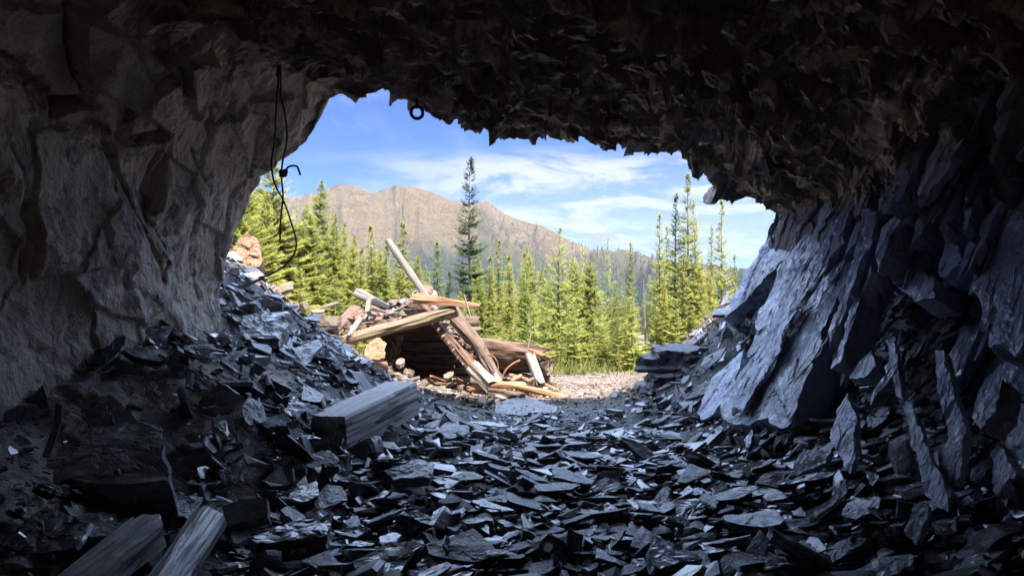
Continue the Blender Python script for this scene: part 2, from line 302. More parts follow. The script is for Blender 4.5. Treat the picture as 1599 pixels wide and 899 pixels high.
# left side: unseen cliff bulges forward, a shape added to shade the scree
rows = rows + fl
rows = np.array(rows)                                              # (K, 21, 3)
vpos = [0.0]
for k in range(1, len(rows)): vpos.append(vpos[-1] + np.linalg.norm(rows[k] - rows[k - 1], axis=1).mean())
vpos = np.array(vpos); upos = np.concatenate([[0], np.cumsum(np.linalg.norm(np.diff(.5 * (rows[5] + rows[7]), axis=0), axis=1))])
def catmull(T, R, t):
    """R (K,...) at parameters T, sampled at t; monotone enough for this use"""
    k = np.clip(np.searchsorted(T, t, side='right') - 1, 0, len(T) - 2); h = T[k + 1] - T[k]; s = (t - T[k]) / h
    def tan(i):
        a = np.clip(i - 1, 0, len(T) - 1); b = np.clip(i + 1, 0, len(T) - 1); return (R[b] - R[a]) / (T[b] - T[a]).reshape((-1,) + (1,) * (R.ndim - 1))
    sh = (-1,) + (1,) * (R.ndim - 1); s_ = s.reshape(sh); h_ = h.reshape(sh)
    m0 = tan(k) * h_ * .85; m1 = tan(k + 1) * h_ * .85
    return (2 * s_ ** 3 - 3 * s_ ** 2 + 1) * R[k] + (s_ ** 3 - 2 * s_ ** 2 + s_) * m0 + (-2 * s_ ** 3 + 3 * s_ ** 2) * R[k + 1] + (s_ ** 3 - s_ ** 2) * m1
vl = vpos[7]; va = vpos[5]
vt = np.concatenate([np.arange(0, va - 1.4, .12), np.arange(va - 1.4, va - .3, .035), np.arange(va - .3, vl + .3, .0105), np.arange(vl + .3, vl + .8, .04), np.arange(vl + .8, vpos[-1], .25), [vpos[-1]]])
ut = np.arange(0, upos[-1], .012)
G = catmull(upos, np.swapaxes(catmull(vpos, rows, vt), 0, 1), ut)  # (nu, nv, 3)
nu, nv = G.shape[:2]
du = np.gradient(G, axis=0); dv = np.gradient(G, axis=1); Nn = np.cross(du, dv); Nn /= np.linalg.norm(Nn, axis=2)[:, :, None] + 1e-9
# make the normal point into the cave
if Nn[nu // 2, np.searchsorted(vt, va), 2] > 0: Nn = -Nn
p = G.reshape(-1, 3); n_ = Nn.reshape(-1, 3); UU = np.repeat(ut, nv); VV = np.tile(vt, nu)
uL = upos[6]; uR = upos[16]                                         # wall | ceiling | wall
wl = ss(uL + .35, uL - .35, UU + .25 * noise3(np.stack([VV * 1.5, UU * 0, UU * 0], 1), 4)); wr = ss(uR - .3, uR + .3, UU); wc = np.clip(1 - wl - wr, 0, 1)
q = np.stack([UU, VV], 1); warp = np.stack([fbm(p * 2.5, 2, 31), fbm(p * 2.5, 2, 47)], 1)
disp = .10 * fbm(p * .9, 3, 8)
# ceiling: hanging teeth at three sizes, finer towards the lip
qa = q + .12 * warp
c1f, e1 = facet(qa * [2.2, 2.8], 11, .9); c2f, e2 = facet(qa * [4.2, 6.5], 12, 1.3); c3f, e3 = facet(qa * [10, 15], 13, 1.3); c4f, e4 = facet(qa * [25, 34], 14, 1.0)
ceilD = .15 * c1f + .075 * c2f + .022 * c3f + .05 * tri(qa * [3.1, 4.6], 61) + .036 * tri(qa * [9, 13], 62) + .016 * tri(qa * [22, 30], 63)
# left wall: broad planes, straight breaks, little roughness
ang = 1.0; Rm = np.array([[math.cos(ang), -math.sin(ang)], [math.sin(ang), math.cos(ang)]]); ql = (q + .06 * warp) @ Rm.T
k1 = tri(ql * [.9, 1.5], 25); k2 = tri(ql * [2.3, 3.6], 26); k3 = tri(ql * [6, 9], 27); k4 = tri(ql * [17, 24], 28); k5 = tri(ql * [40, 45], 30); l1, d1 = facet(ql * [.8, 1.5], 21, .55); l2, d2 = facet(ql * [2.6, 4.4], 22, .5); l3, d3 = facet(ql * [8, 13], 23, .9); l4, d4 = facet(ql * [26, 30], 24, 1.2)
wallD = .065 * l1 + .085 * k1 + .040 * k2 + .017 * k3 + .006 * k4 + .0025 * k5 + .022 * l2 * ss(-.1, .2, noise3(p * 1.0, 75)) + .006 * l3 * ss(-.1, .3, noise3(p * 1.4, 73))
wallD -= .0 * np.exp(-(d1 / .018) ** 2) * ss(-.1, .2, noise3(p * 1.3, 71)) + .005 * np.exp(-(d2 / .03) ** 2) * ss(.1, .3, noise3(p * 2, 72))
# right wall: steps along the bedding
angr = -.5; Rr = np.array([[math.cos(angr), -math.sin(angr)], [math.sin(angr), math.cos(angr)]]); qr = (q + .05 * warp) @ Rr.T
r1, _ = facet(qr * [.7, 2.6], 41, .6); r2, _ = facet(qr * [2, 7], 42, .8); r3, _ = facet(qr * [8, 24], 43, 1.0); r4, _ = facet(qr * [22, 50], 44, 1.0)
rightD = .08 * r1 + .035 * r2 + .012 * r3 + .006 * r4 - .30 * ss(uR + .2, uR + .8, UU)
disp = disp + wc * ceilD + wl * wallD + wr * rightD
disp *= np.clip((VV - .3) / 2, 0, 1)
disp = np.where(VV > vl, disp * (1 - .85 * ss(vl, vl + .10, VV) * (1 - ss(vl + 1.5, vl + 3, VV))), disp)
# broken features of the left wall: ledges and cracks, laid out where the photograph shows them on the wall
py_ = 449.5 - (p[:, 2] - CAMZ) / np.maximum(p[:, 1], .3) * F; px_ = 799.5 + p[:, 0] / np.maximum(p[:, 1], .3) * F
front = (VV > va - 1.2) & (VV < vl + .05)
def crack(pts, wpx, depth, only=None):
    global disp
    m = front & (px_ > min(a[0] for a in pts) - 40) & (px_ < max(a[0] for a in pts) + 40); ii = np.where(m)[0]; d = np.full(len(ii), 1e9)
    wob = 5 * fbm(p[ii] * 6, 3, 88)
    for (x0, y0), (x1, y1) in zip(pts[:-1], pts[1:]):
        ex, ey = x1 - x0, y1 - y0; t = np.clip(((px_[ii] - x0) * ex + (py_[ii] - y0) * ey) / (ex * ex + ey * ey), 0, 1)
        d = np.minimum(d, np.hypot(px_[ii] - x0 - t * ex + wob, py_[ii] - y0 - t * ey + wob * .5))
    disp[ii] -= depth * np.exp(-(d / wpx) ** 2)
def plate(poly, h, grad=(0, 0)):
    """raise (h>0) or sink a polygonal plate, tilted by grad (metres per 100 px)"""
    global disp
    ii = np.where(front & (px_ > min(a[0] for a in poly) - 5) & (px_ < max(a[0] for a in poly) + 5) & (py_ > min(a[1] for a in poly) - 5) & (py_ < max(a[1] for a in poly) + 5))[0]
    ww = 5 * fbm(p[ii] * 5, 3, 90); x = px_[ii] + ww; y = py_[ii] + ww[::-1] * 0 + 4 * fbm(p[ii] * 5, 3, 91); ins = np.zeros(len(ii), bool)
    for (x0, y0), (x1, y1) in zip(poly, poly[1:] + poly[:1]):
        if y0 == y1: continue
        c = ((y0 > y) != (y1 > y)) & (x < (x1 - x0) * (y - y0) / (y1 - y0) + x0); ins ^= c
    dd = np.full(len(ii), 1e9)
    for (x0, y0), (x1, y1) in zip(poly, poly[1:] + poly[:1]):
        ex, ey = x1 - x0, y1 - y0; t = np.clip(((x - x0) * ex + (y - y0) * ey) / (ex * ex + ey * ey), 0, 1); dd = np.minimum(dd, np.hypot(x - x0 - t * ex, y - y0 - t * ey))
    cx = sum(a[0] for a in poly) / len(poly); cy_ = sum(a[1] for a in poly) / len(poly)
    disp[ii] += ins * ss(0, 6, dd) * (h + ((x - cx) * grad[0] + (y - cy_) * grad[1]) / 100)
plate([(118, 20), (180, 40), (270, 110), (275, 215), (170, 150), (130, 130)], .12, (.05, -.03))
plate([(96, 155), (140, 148), (160, 172), (100, 195)], -.20)
plate([(185, 215), (268, 195), (290, 180), (270, 225), (200, 235)], -.16)
plate([(230, 300), (270, 225), (262, 330), (235, 345)], -.10)
plate([(280, 90), (345, 95), (362, 150), (310, 200), (292, 150)], .10, (.04, -.05))
plate([(295, 270), (345, 200), (420, 160), (470, 150), (430, 250), (330, 300), (300, 330)], .05, (.03, .02))
plate([(60, 210), (160, 200), (190, 320), (150, 420), (60, 440)], .06, (.03, .02))
plate([(320, 165), (330, 225), (342, 205), (335, 150)], -.10)
crack([(176, 200), (190, 255), (222, 345), (245, 440)], 2.6, .045)
crack([(262, 225), (232, 300), (240, 350), (258, 385), (245, 438)], 2.6, .045)
crack([(420, 190), (380, 260), (352, 330), (345, 400)], 2.6, .03)
crack([(30, 230), (52, 330), (48, 440)], 2.6, .03)
crack([(300, 235), (318, 300), (300, 380), (318, 470)], 2.4, .03)
crack([(116, 20), (125, 110), (142, 150)], 5, .09)
D_ = disp.reshape(nu, nv); W_ = wl.reshape(nu, nv)
for _ in range(1):
    S_ = D_.copy(); S_[1:-1, 1:-1] = (4 * D_[1:-1, 1:-1] + 2 * (D_[:-2, 1:-1] + D_[2:, 1:-1] + D_[1:-1, :-2] + D_[1:-1, 2:]) + D_[:-2, :-2] + D_[2:, 2:] + D_[:-2, 2:] + D_[2:, :-2]) / 16
    D_ = D_ * (1 - W_) + S_ * W_
disp = D_.ravel()
P2 = (p + n_ * disp[:, None])
# sideways shear of the ceiling facets gives overhangs instead of a height field
sh = wc * (.02 * c2f); P2[:, 1] += sh * np.clip((VV - .3) / 2, 0, 1); P2[:, 0] += (wc * .02 * c3f[::-1] * 0)
G2 = P2.reshape(nu, nv, 3)
i1 = int(np.searchsorted(ut, uL)); i2 = int(np.searchsorted(ut, uR))
def shell_piece(name, a, b, m):
    g = G2[a:b]; fc = grid_faces(b - a, nv); o = mesh(name, g.reshape(-1, 3), fc, m); tag(o, kind='structure'); return o
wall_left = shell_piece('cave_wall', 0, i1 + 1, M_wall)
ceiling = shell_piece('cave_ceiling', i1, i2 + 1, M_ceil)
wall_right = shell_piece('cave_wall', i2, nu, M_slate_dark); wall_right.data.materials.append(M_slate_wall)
def ray_shell(px, py):
    """nearest shell vertex to the line of sight, used only to find the depth of a feature"""
    Yv = P2[:, 1]; m = (Yv > 1.5) & (VV < vl); a = 799.5 + P2[m, 0] / Yv[m] * F; b = 449.5 - (P2[m, 2] - CAMZ) / Yv[m] * F
    k = np.argsort((a - px) ** 2 + (b - py) ** 2)[:20]; return float(P2[m][k, 1].min())
# ------------------------------------------------------------------ rock builders
rng = np.random.default_rng(7)
def rock_mesh(name, outline, thick, m, seed=0, rough=.06, layers=.0, taper=.12, rings=9, siden=4, topamp=.05, jag=.05, res=52, shear=(0, 0), streak=None):
    """a slab: outline (k,2) in metres in its own plane, top at z=0, extruded to -thick. One mesh, star-shaped about its centroid."""
    o = np.asarray(outline, float); c = o.mean(0); S = np.sqrt(((o - c) ** 2).sum(1).mean())
    seg = np.linalg.norm(np.roll(o, -1, 0) - o, axis=1); cum = np.concatenate([[0], np.cumsum(seg)]); t = np.linspace(0, cum[-1], res, endpoint=False)
    oc = np.vstack([o, o[:1]]); px = np.interp(t, cum, oc[:, 0]); py = np.interp(t, cum, oc[:, 1])
    e = np.stack([px, py], 1); r_ = np.random.default_rng(seed + 5)
    def ring(sc, z, k): 
        off = np.stack([noise3(np.c_[e * (3.5 / S), np.full(res, k * .7 + seed)], 3), noise3(np.c_[e * (3.5 / S), np.full(res, k * .7 + seed + 9)], 4)], 1) * jag * S
        off += np.stack([noise3(np.c_[e * (11 / S), np.full(res, k * .9 + seed)], 5), noise3(np.c_[e * (11 / S), np.full(res, k + seed)], 6)], 1) * jag * .45 * S
        return np.c_[c + (e - c) * sc + off * min(1, sc * 1.2), np.full(res, z)]
    V = [np.array([[c[0], c[1], 0]])]
    for k in range(1, rings + 1): V.append(ring(k / rings * (1 if k < rings else .992), 0, 0))
    for k in range(1, siden + 1):
        f = k / siden; rr = ring(1 - taper * f * (.6 if k < siden else 1) + .03 * r_.standard_normal(), -thick * f, k * .8); rr[:, 0] += shear[0] * f * thick; rr[:, 1] += shear[1] * f * thick; V.append(rr)
    V.append(np.array([[c[0] + shear[0] * thick, c[1] + shear[1] * thick, -thick]])); V = np.vstack(V)
    fc = []
    for i in range(res): fc.append((0, 1 + i, 1 + (i + 1) % res))
    for k in range(rings + siden - 1):
        a = 1 + k * res
        for i in range(res): j = (i + 1) % res; fc.append((a + i, a + res + i, a + res + j, a + j))
    last = 1 + (rings + siden - 1) * res
    for i in range(res): fc.append((last + i, len(V) - 1, last + (i + 1) % res))
    q = V.copy(); topm = np.arange(len(V)) <= rings * res
    a, _ = facet(q[:, :2] * (2.2 / S), seed + 1, .9); b, _ = facet(q[:, :2] * (5.5 / S), seed + 2, .9)
    st = fbm(q * (1.6 / S) + seed, 4, seed); st = .5 * st + .5 * np.round(st * 5) / 5
    V[:, 2] += np.where(topm, topamp * S * (.5 * a + .2 * b + .9 * st), topamp * S * .3 * st)
    if streak is not None:
        ca, sa = math.cos(streak), math.sin(streak); al = q[:, 0] * ca + q[:, 1] * sa; ac = -q[:, 0] * sa + q[:, 1] * ca; wq = .015 * S * noise3(q * (4 / S), seed + 8)
        s1, _ = facet(np.c_[al * 1.3, (ac + wq) * 6], seed + 11, .7); s2, _ = facet(np.c_[al * 3.5, (ac + wq) * 17], seed + 12, .7); s3, _ = facet(np.c_[al * 10, (ac + wq) * 40], seed + 13, .7)
        V[:, 2] += np.where(topm, 1.0, .3) * (.014 * s1 + .006 * s2 + .003 * s3) * min(1, S * 3)
    nn = np.stack([fbm(q * (3 / S) + 5, 4, seed + 3), fbm(q * (3 / S) + 9, 4, seed + 4), fbm(q * (3 / S) + 2, 4, seed + 6)], 1); V += nn * rough * S
    if layers > 0: V[:, :2] += (np.round(fbm(np.c_[q[:, 0] * 0, q[:, 1] * 0, q[:, 2] * 14 / max(thick, .02)], 1, seed) * 3) / 3 * layers * S)[:, None] * (c - V[:, :2]) / S * (~topm)[:, None]
    me = bpy.data.meshes.new(name); me.from_pydata(V.tolist(), [], fc); me.update(); me.materials.append(m); return me
def frame_from(n, hint=(1, 0, 0)):
    n = Vector(n).normalized(); x = Vector(hint); x = (x - n * x.dot(n)).normalized(); y = n.cross(x); return x, y, n
def slab_at(name, poly, Yc, n, thick, m, label=None, cat=None, group=None, kind=None, parent=None, **kw):
    """slab whose top face, lying in the plane with normal n through the centroid at depth Yc, is seen as poly"""
    cx = sum(a[0] for a in poly) / len(poly); cy_ = sum(a[1] for a in poly) / len(poly); c = PV(cx, cy_, Yc); n = Vector(n).normalized(); x, y, z = frame_from(n)
    cp = Vector((0, 0, CAMZ)); out = []
    for a in poly:
        d = PV(a[0], a[1], 1.0) - cp; t = (c - cp).dot(n) / d.dot(n); w_ = cp + d * t - c
        if t < 0 or w_.length > 4: raise ValueError((poly, n))
        out.append((w_.dot(x), w_.dot(y)))
    if kw.get('streak') is not None:
        def ip(px, py):
            d = PV(px, py, 1.0) - cp; t = (c - cp).dot(n) / d.dot(n); w_ = cp + d * t - c; return w_.dot(x), w_.dot(y)
        a0, a1 = ip(cx, cy_), ip(cx - 4.2, cy_ + 9.1); kw['streak'] = math.atan2(a1[1] - a0[1], a1[0] - a0[0])
    me = rock_mesh(name, out, thick, m, seed=int(abs(cx * 7 + cy_ * 3)) % 997, **kw); o = link(me, name, parent)
    o.matrix_world = Matrix.Translation(c) @ Matrix((x, y, z)).transposed().to_4x4()
    return tag(o, label, cat, group, kind)

# ---- bedrock slabs of the right wall: part of the wall, so they are joined into it
NB = (-.82, -.05, .56)
bed = []
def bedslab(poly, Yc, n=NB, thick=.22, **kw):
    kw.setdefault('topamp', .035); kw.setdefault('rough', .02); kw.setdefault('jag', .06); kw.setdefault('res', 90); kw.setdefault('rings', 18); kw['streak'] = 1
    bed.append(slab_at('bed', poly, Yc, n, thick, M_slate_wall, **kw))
bedslab([(1345, 325), (1395, 372), (1330, 470), (1262, 590), (1232, 655), (1150, 665), (1118, 655), (1135, 610), (1185, 545), (1235, 455), (1300, 350)], 6.85, (-.78, -.14, .60), .5, topamp=.02, res=200, rings=60)
bedslab([(1285, 335), (1345, 325), (1300, 360), (1235, 450), (1190, 540), (1165, 560), (1178, 500), (1215, 420)], 7.6, (-.80, -.25, .55), .4)
bedslab([(1222, 350), (1262, 350), (1230, 400), (1165, 465), (1130, 500), (1160, 430)], 8.6, (-.80, -.15, .5), .3)
bedslab([(1110, 590), (1160, 545), (1150, 600), (1105, 655), (1088, 650)], 7.7, (-.7, -.1, .65), .25)
bedslab([(1352, 322), (1366, 335), (1362, 375), (1340, 420), (1328, 465), (1322, 440), (1335, 380)], 6.08)
bedslab([(1362, 340), (1362, 365), (1340, 420), (1310, 500), (1288, 540), (1298, 500), (1328, 425)], 5.98)
bedslab([(1366, 375), (1362, 425), (1345, 470), (1318, 560), (1300, 575), (1318, 520), (1340, 440)], 5.68)
bedslab([(1412, 325), (1412, 335), (1385, 365), (1370, 425), (1368, 400), (1378, 355)], 5.58)
bedslab([(1478, 285), (1475, 300), (1440, 365), (1424, 385), (1428, 350), (1448, 310)], 5.38)
bedslab([(1508, 240), (1512, 248), (1492, 285), (1482, 292), (1488, 265)], 5.28)
bedslab([(1500, 320), (1505, 350), (1490, 375), (1502, 405), (1475, 435), (1465, 430), (1478, 370)], 5.08)
bedslab([(1532, 240), (1535, 255), (1512, 345), (1500, 370), (1505, 310)], 4.98)
bedslab([(1432, 425), (1460, 435), (1462, 465), (1430, 470), (1405, 450)], 5.18)
bedslab([(1575, 190), (1660, 130), (1680, 420), (1600, 560), (1545, 545), (1522, 480), (1535, 400), (1520, 330), (1545, 270)], 4.5, (-.86, .08, .46), .4, topamp=.02, res=160, rings=46)
bedslab([(1555, 545), (1600, 560), (1660, 560), (1660, 720), (1600, 745), (1540, 665), (1520, 640)], 4.2, (-.78, .1, .55), .3)
bedslab([(1540, 610), (1565, 590), (1555, 640), (1530, 670), (1518, 650)], 3.93, (-.8, -.1, .5), .15)
bedslab([(1462, 548), (1474, 545), (1488, 610), (1512, 680), (1508, 700), (1482, 690), (1468, 620)], 4.38, (-.88, -.15, .35), .05)
bedslab([(1408, 620), (1420, 635), (1452, 715), (1480, 765), (1478, 800), (1445, 770), (1425, 700)], 4.08, (-.88, -.12, .4), .05)
bedslab([(1488, 680), (1505, 675), (1500, 735), (1488, 760), (1470, 740), (1460, 700)], 3.98, (-.86, -.15, .4), .06)
bedslab([(1322, 615), (1336, 650), (1335, 700), (1328, 740), (1312, 715), (1298, 690), (1306, 640)], 4.98, (-.85, -.12, .45), .06)
bedslab([(1385, 530), (1398, 535), (1404, 600), (1410, 625), (1398, 615), (1388, 570)], 4.78, (-.88, -.2, .4), .05)
bedslab([(1360, 545), (1368, 570), (1350, 590), (1325, 590), (1340, 565)], 5.18, (-.7, 0, .6), .1)
bedslab([(1560, 690), (1588, 740), (1570, 790), (1550, 760), (1545, 705)], 3.9, (-.8, .2, .5), .1)
for pl_, yk_ in (([(1345, 327), (1376, 354), (1318, 450), (1282, 520), (1272, 505), (1296, 420)], 6.72), ([(1296, 430), (1318, 452), (1262, 575), (1236, 640), (1222, 640), (1240, 560), (1262, 500)], 6.74), ([(1222, 468), (1246, 470), (1206, 560), (1160, 640), (1140, 648), (1160, 590), (1186, 540)], 6.92),
                 ([(1322, 345), (1296, 368), (1250, 440), (1232, 486), (1246, 480), (1288, 420), (1316, 372)], 6.9), ([(1262, 520), (1272, 530), (1240, 600), (1216, 650), (1204, 652), (1226, 600)], 6.70), ([(1196, 560), (1206, 575), (1180, 630), (1166, 656), (1160, 650), (1176, 610)], 6.86)):
    bedslab(pl_, yk_, (-.79, -.12 + rng.uniform(-.06, .04), .59), rng.uniform(.03, .06), res=120, rings=24, jag=.10, topamp=.02)
# more beds running up the dip between the traced ones, farther apart towards the camera
rb = np.random.default_rng(12)
for k in range(95):
    bx = rb.uniform(1230, 1640); by = rb.uniform(120, 560)
    if by < 330 - (bx - 1210) * .55 - 10: continue
    Lp = rb.uniform(25, 120); wp = rb.uniform(5, 20) * (1.5 if k < 30 else 1); dx, dy = .42, -.91; jx = rb.uniform(-6, 6)
    poly = [(bx + dx * Lp, by + dy * Lp), (bx + dx * Lp * .6 + wp * .7, by + dy * Lp * .5), (bx + wp * .5 - dx * Lp * .4, by - dy * Lp * .4), (bx - dx * Lp * .9, by - dy * Lp * .9), (bx - dx * Lp * .3 - wp * .5, by - dy * Lp * .3 + jx), (bx + dx * Lp * .5 - wp * .3, by + dy * Lp * .5)]
    try: yk = ray_shell(bx, by)
    except Exception: continue
    if bx < 1330 and by > 400: continue
    bedslab(poly, yk - rb.uniform(-.14, .04), Vector(NB) + Vector((0, rb.uniform(-.2, .1), rb.uniform(-.1, .1))), rb.uniform(.04, .2), res=36, rings=7, jag=.10)
import itertools
def join_into(target, objs):
    dg_v, dg_f, base = [], [], 0
    allV, allF = [], []
    for o in objs:
        me = o.data; n0 = len(me.vertices); v = np.empty(n0 * 3); me.vertices.foreach_get('co', v); v = v.reshape(-1, 3); mw = np.array(o.matrix_world); v = v @ mw[:3, :3].T + mw[:3, 3]
        allV.append(v); allF += [tuple(base + i for i in pl.vertices) for pl in me.polygons]; base += n0
        bpy.data.objects.remove(o); bpy.data.meshes.remove(me)
    me = bpy.data.meshes.new('tmp'); me.from_pydata(np.vstack(allV).tolist(), [], allF); me.polygons.foreach_set('material_index', np.ones(len(allF), np.int32)); me.update()
    b = bmesh.new(); b.from_mesh(target.data); b.from_mesh(me); b.to_mesh(target.data); b.free(); bpy.data.meshes.remove(me)
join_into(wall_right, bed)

# ------------------------------------------------------------------ loose slate on the cave floor
def shard_proto(r, k, fine):
    n = r.integers(4, 8); an = np.sort(r.uniform(0, 2 * math.pi, n) * .35 + np.linspace(0, 2 * math.pi, n, endpoint=False) + r.uniform(0, 1))
    asp = r.uniform(.35, .8); o = np.stack([np.cos(an) * .5 * r.uniform(.8, 1.15, n), np.sin(an) * .5 * asp * r.uniform(.75, 1.2, n)], 1)
    t = r.choice([.07, .12, .2, .3], p=[.3, .35, .22, .13])
    if fine:
        return rock_mesh('slate_shard', o, t, M_slate, seed=k * 3 + 1, rough=.035, layers=.10, taper=r.uniform(-.1, .3), rings=4, siden=3, topamp=.05, jag=.05, res=24, shear=(r.uniform(-.5, .5), r.uniform(-.5, .5)))
    top = np.c_[o * r.uniform(.86, .97), r.uniform(-.02, .02, n)]; midr = np.c_[o * 1.0, np.full(n, -t * r.uniform(.2, .6))]; bot = np.c_[o * r.uniform(.7, .95) + r.uniform(-.05, .05, 2), np.full(n, -t) + r.uniform(-.03, .03, n)]
    V = np.vstack([top, midr, bot, [[0, 0, r.uniform(0, .025)]], [[0, 0, -t]]]); F_ = []
    for i in range(n):
        j = (i + 1) % n; F_ += [(i, j, 3 * n), (n + i, n + j, i), (i, n + j, j), (2 * n + i, 2 * n + j, n + i), (2 * n + j, n + j, n + i), (2 * n + j, 2 * n + i, 3 * n + 1)]
    return V, np.array(F_)
def rotm(yaw, tilt, tdir, roll=0):
    c, s = np.cos(yaw), np.sin(yaw); Rz = np.array([[c, -s, 0], [s, c, 0], [0, 0, 1]]); ax = Vector((math.cos(tdir), math.sin(tdir), 0)); Rt = np.array(Matrix.Rotation(tilt, 3, ax)); return Rt @ Rz
def gnormal(x, y):
    e = .06; a = gz1(x + e, y) - gz1(x - e, y); b = gz1(x, y + e) - gz1(x, y - e); return a / (2 * e), b / (2 * e)
KEEP = []                                                           # clear spots (x, y, r) for the placed things
def blocked(x, y, s):
    return any((x - a) ** 2 + (y - b) ** 2 < (c + s * .3) ** 2 for a, b, c in KEEP)
def place_spots(n, seed, smin, smax, power):
    r = np.random.default_rng(seed); out = []
    while len(out) < n:
        y = r.uniform(2.3, 10.2); hw = .78 * y + .4; x = r.uniform(-hw, hw)
        if r.uniform() > (.25 + .75 * min(1, 1.3 - y * .08)) : continue
        if x < -3.5 + (y - 6) * 0 and y < 7: continue
        if x > 3.1 or x < -3.9: continue
        if y < 7.2 and x < -2.0 and r.uniform() < .72: continue
        if y > 9.0 + max(0, (abs(x + .1) - 1) * .6) and r.uniform() < .8: continue
        s = smin + (smax - smin) * r.uniform() ** power
        if y > 8 and x > -1.2 and x < 1.5: s *= .55
        if blocked(x, y, s): continue
        out.append((x, y, s, r.uniform(-1, 1), abs(r.normal(0, .30)), r.uniform(0, 6.28), r.uniform()))
    return out
# ------------------------------------------------------------------ things in the cave
def obj_world(V, Fc, name, m, loc=None, parent=None, smooth=False):
    """mesh from world coordinates with its origin at its base centre (or at its parent's)"""
    V = np.asarray(V, float); o0 = np.array(loc) if loc is not None else np.array([V[:, 0].mean(), V[:, 1].mean(), V[:, 2].min()])
    o = mesh(name, V - o0, Fc, m, smooth=smooth); o.location = o0
    if parent is not None: o.parent = parent; o.location = Vector(o0) - parent.location
    return o
def log_geo(pts, r, nseg=14, res=.05, seed=0, wob=.08, square=0, rx=None, splinter=0.0, wiggle=0.0, fine_=0.07):
    """a log along pts (3-D), radius r or list; square>0 makes it squared. Object X axis is its length for the grain."""
    pts = [np.array(p_, float) for p_ in pts]; rs = list(np.interp(np.linspace(0, 1, len(pts)), np.linspace(0, 1, len(r)), r)) if isinstance(r, (list, tuple)) else [r] * len(pts)
    d = [0]; 
    for a, b in zip(pts[:-1], pts[1:]): d.append(d[-1] + np.linalg.norm(b - a))
    d = np.array(d); n = max(3, int(d[-1] / res) + 1); t = np.linspace(0, d[-1], n); PP = np.array(pts)
    if len(pts) > 2: c = catmull(d, PP, np.clip(t, 0, d[-1] - 1e-6)); rr = np.interp(t, d, rs)
    else: c = PP[0] + (PP[1] - PP[0]) * (t / d[-1])[:, None]; rr = np.interp(t, d, rs)
    if wiggle: c = c + np.stack([noise3(np.c_[t * 3, t * 0 + seed, t * 0 + k], 5) for k in range(3)], 1) * wiggle
    V = []; tg = np.gradient(c, axis=0)
    for i in range(n):
        x = Vector(tg[i]).normalized(); up = Vector((0, 0, 1)) if abs(x.z) < .9 else Vector((0, 1, 0)); s = x.cross(up).normalized(); u = s.cross(x)
        for k in range(nseg):
            a = 2 * math.pi * (k + .5) / nseg; ca, sa = math.cos(a), math.sin(a); f = 1.0
            if square: f = 1 / max(abs(ca), abs(sa)) ** square
            q = np.array([[t[i] * 2.2, ca * 1.6 + seed, sa * 1.6]]); q2 = np.array([[t[i] * 4, ca * 5 + seed, sa * 5 + 3]])
            f *= 1 + wob * float(noise3(q, seed)[0]) + wob * .6 * float(noise3(q2, seed + 1)[0])
            e = 0
            if splinter and (i == 0 or i == n - 1): e = splinter * float(hsh(np.array([k]), np.array([i + seed]), 0, 3)[0]) * (1 if i else -1)
            if fine_: f *= 1 + fine_ * float(noise3(np.array([[t[i] * 3, ca * 14 + seed, sa * 14]]), seed + 7)[0])
            V.append(c[i] + rr[i] * f * (ca * np.array(s) * (rx or 1) + sa * np.array(u)) + np.array(x) * e)
    fc = []
    for i in range(n - 1):
        for k in range(nseg): j = (k + 1) % nseg; fc.append((i * nseg + k, (i + 1) * nseg + k, (i + 1) * nseg + j, i * nseg + j))
    fc.append(tuple(range(nseg))); fc.append(tuple((n - 1) * nseg + k for k in reversed(range(nseg))))
    return np.array(V), fc
def log_obj(name, pts, r, m, parent=None, smooth=False, **kw):
    V, fc = log_geo(pts, r, **kw); p0, p1 = Vector(np.array(pts[0])), Vector(np.array(pts[-1])); x = (p1 - p0).normalized(); up = Vector((0, 0, 1)) if abs(x.z) < .9 else Vector((0, 1, 0))
    y = up.cross(x).normalized(); z = x.cross(y); R = Matrix((x, y, z)).transposed(); o0 = (p0 + p1) / 2
    Vl = (V - np.array(o0)) @ np.array(R); o = mesh(name, Vl, fc, m, smooth=smooth); mw = Matrix.Translation(o0) @ R.to_4x4()
    if parent is not None: o.parent = parent; o.matrix_basis = Matrix.Translation(-parent.location) @ mw if parent.rotation_euler[2] == 0 else parent.matrix_basis.inverted() @ mw
    else: o.matrix_basis = mw
    return o
def box_geo(c, sx, sy, sz, R=np.eye(3), jit=0, seed=0):
    r = np.random.default_rng(seed); v = np.array([(a, b, d) for a in (-.5, .5) for b in (-.5, .5) for d in (-.5, .5)]) * [sx, sy, sz] + r.uniform(-jit, jit, (8, 3))
    return v @ np.asarray(R).T + np.asarray(c), [(0, 1, 3, 2), (4, 6, 7, 5), (0, 4, 5, 1), (2, 3, 7, 6), (0, 2, 6, 4), (1, 5, 7, 3)]

# squared timber: near end grain in shadow, running away to the right
nearc = (PV(482, 647, 5.9) + PV(543, 716, 5.9)) / 2 + Vector((0, 0, 0)); farc = (PV(603, 590, 7.25) + PV(650, 655, 7.25)) / 2
tb = log_obj('squared_timber', [nearc, farc], .172, M_timber, square=.9, nseg=56, res=.02, wob=.022, fine_=.03, splinter=.03, seed=3)
tag(tb, 'short thick squared timber lying on the slate before the mouth, its near end in shadow', 'timber')
V, fc = log_geo([nearc + Vector((-.05, .02, 0)), farc + Vector((0, 0, 0))], .1)
KEEP += [(nearc.x, nearc.y, .18), (nearc.x * .6 + farc.x * .4, nearc.y * .6 + farc.y * .4, .18), (nearc.x * .3 + farc.x * .7, nearc.y * .3 + farc.y * .7, .18), (farc.x, farc.y, .15)]
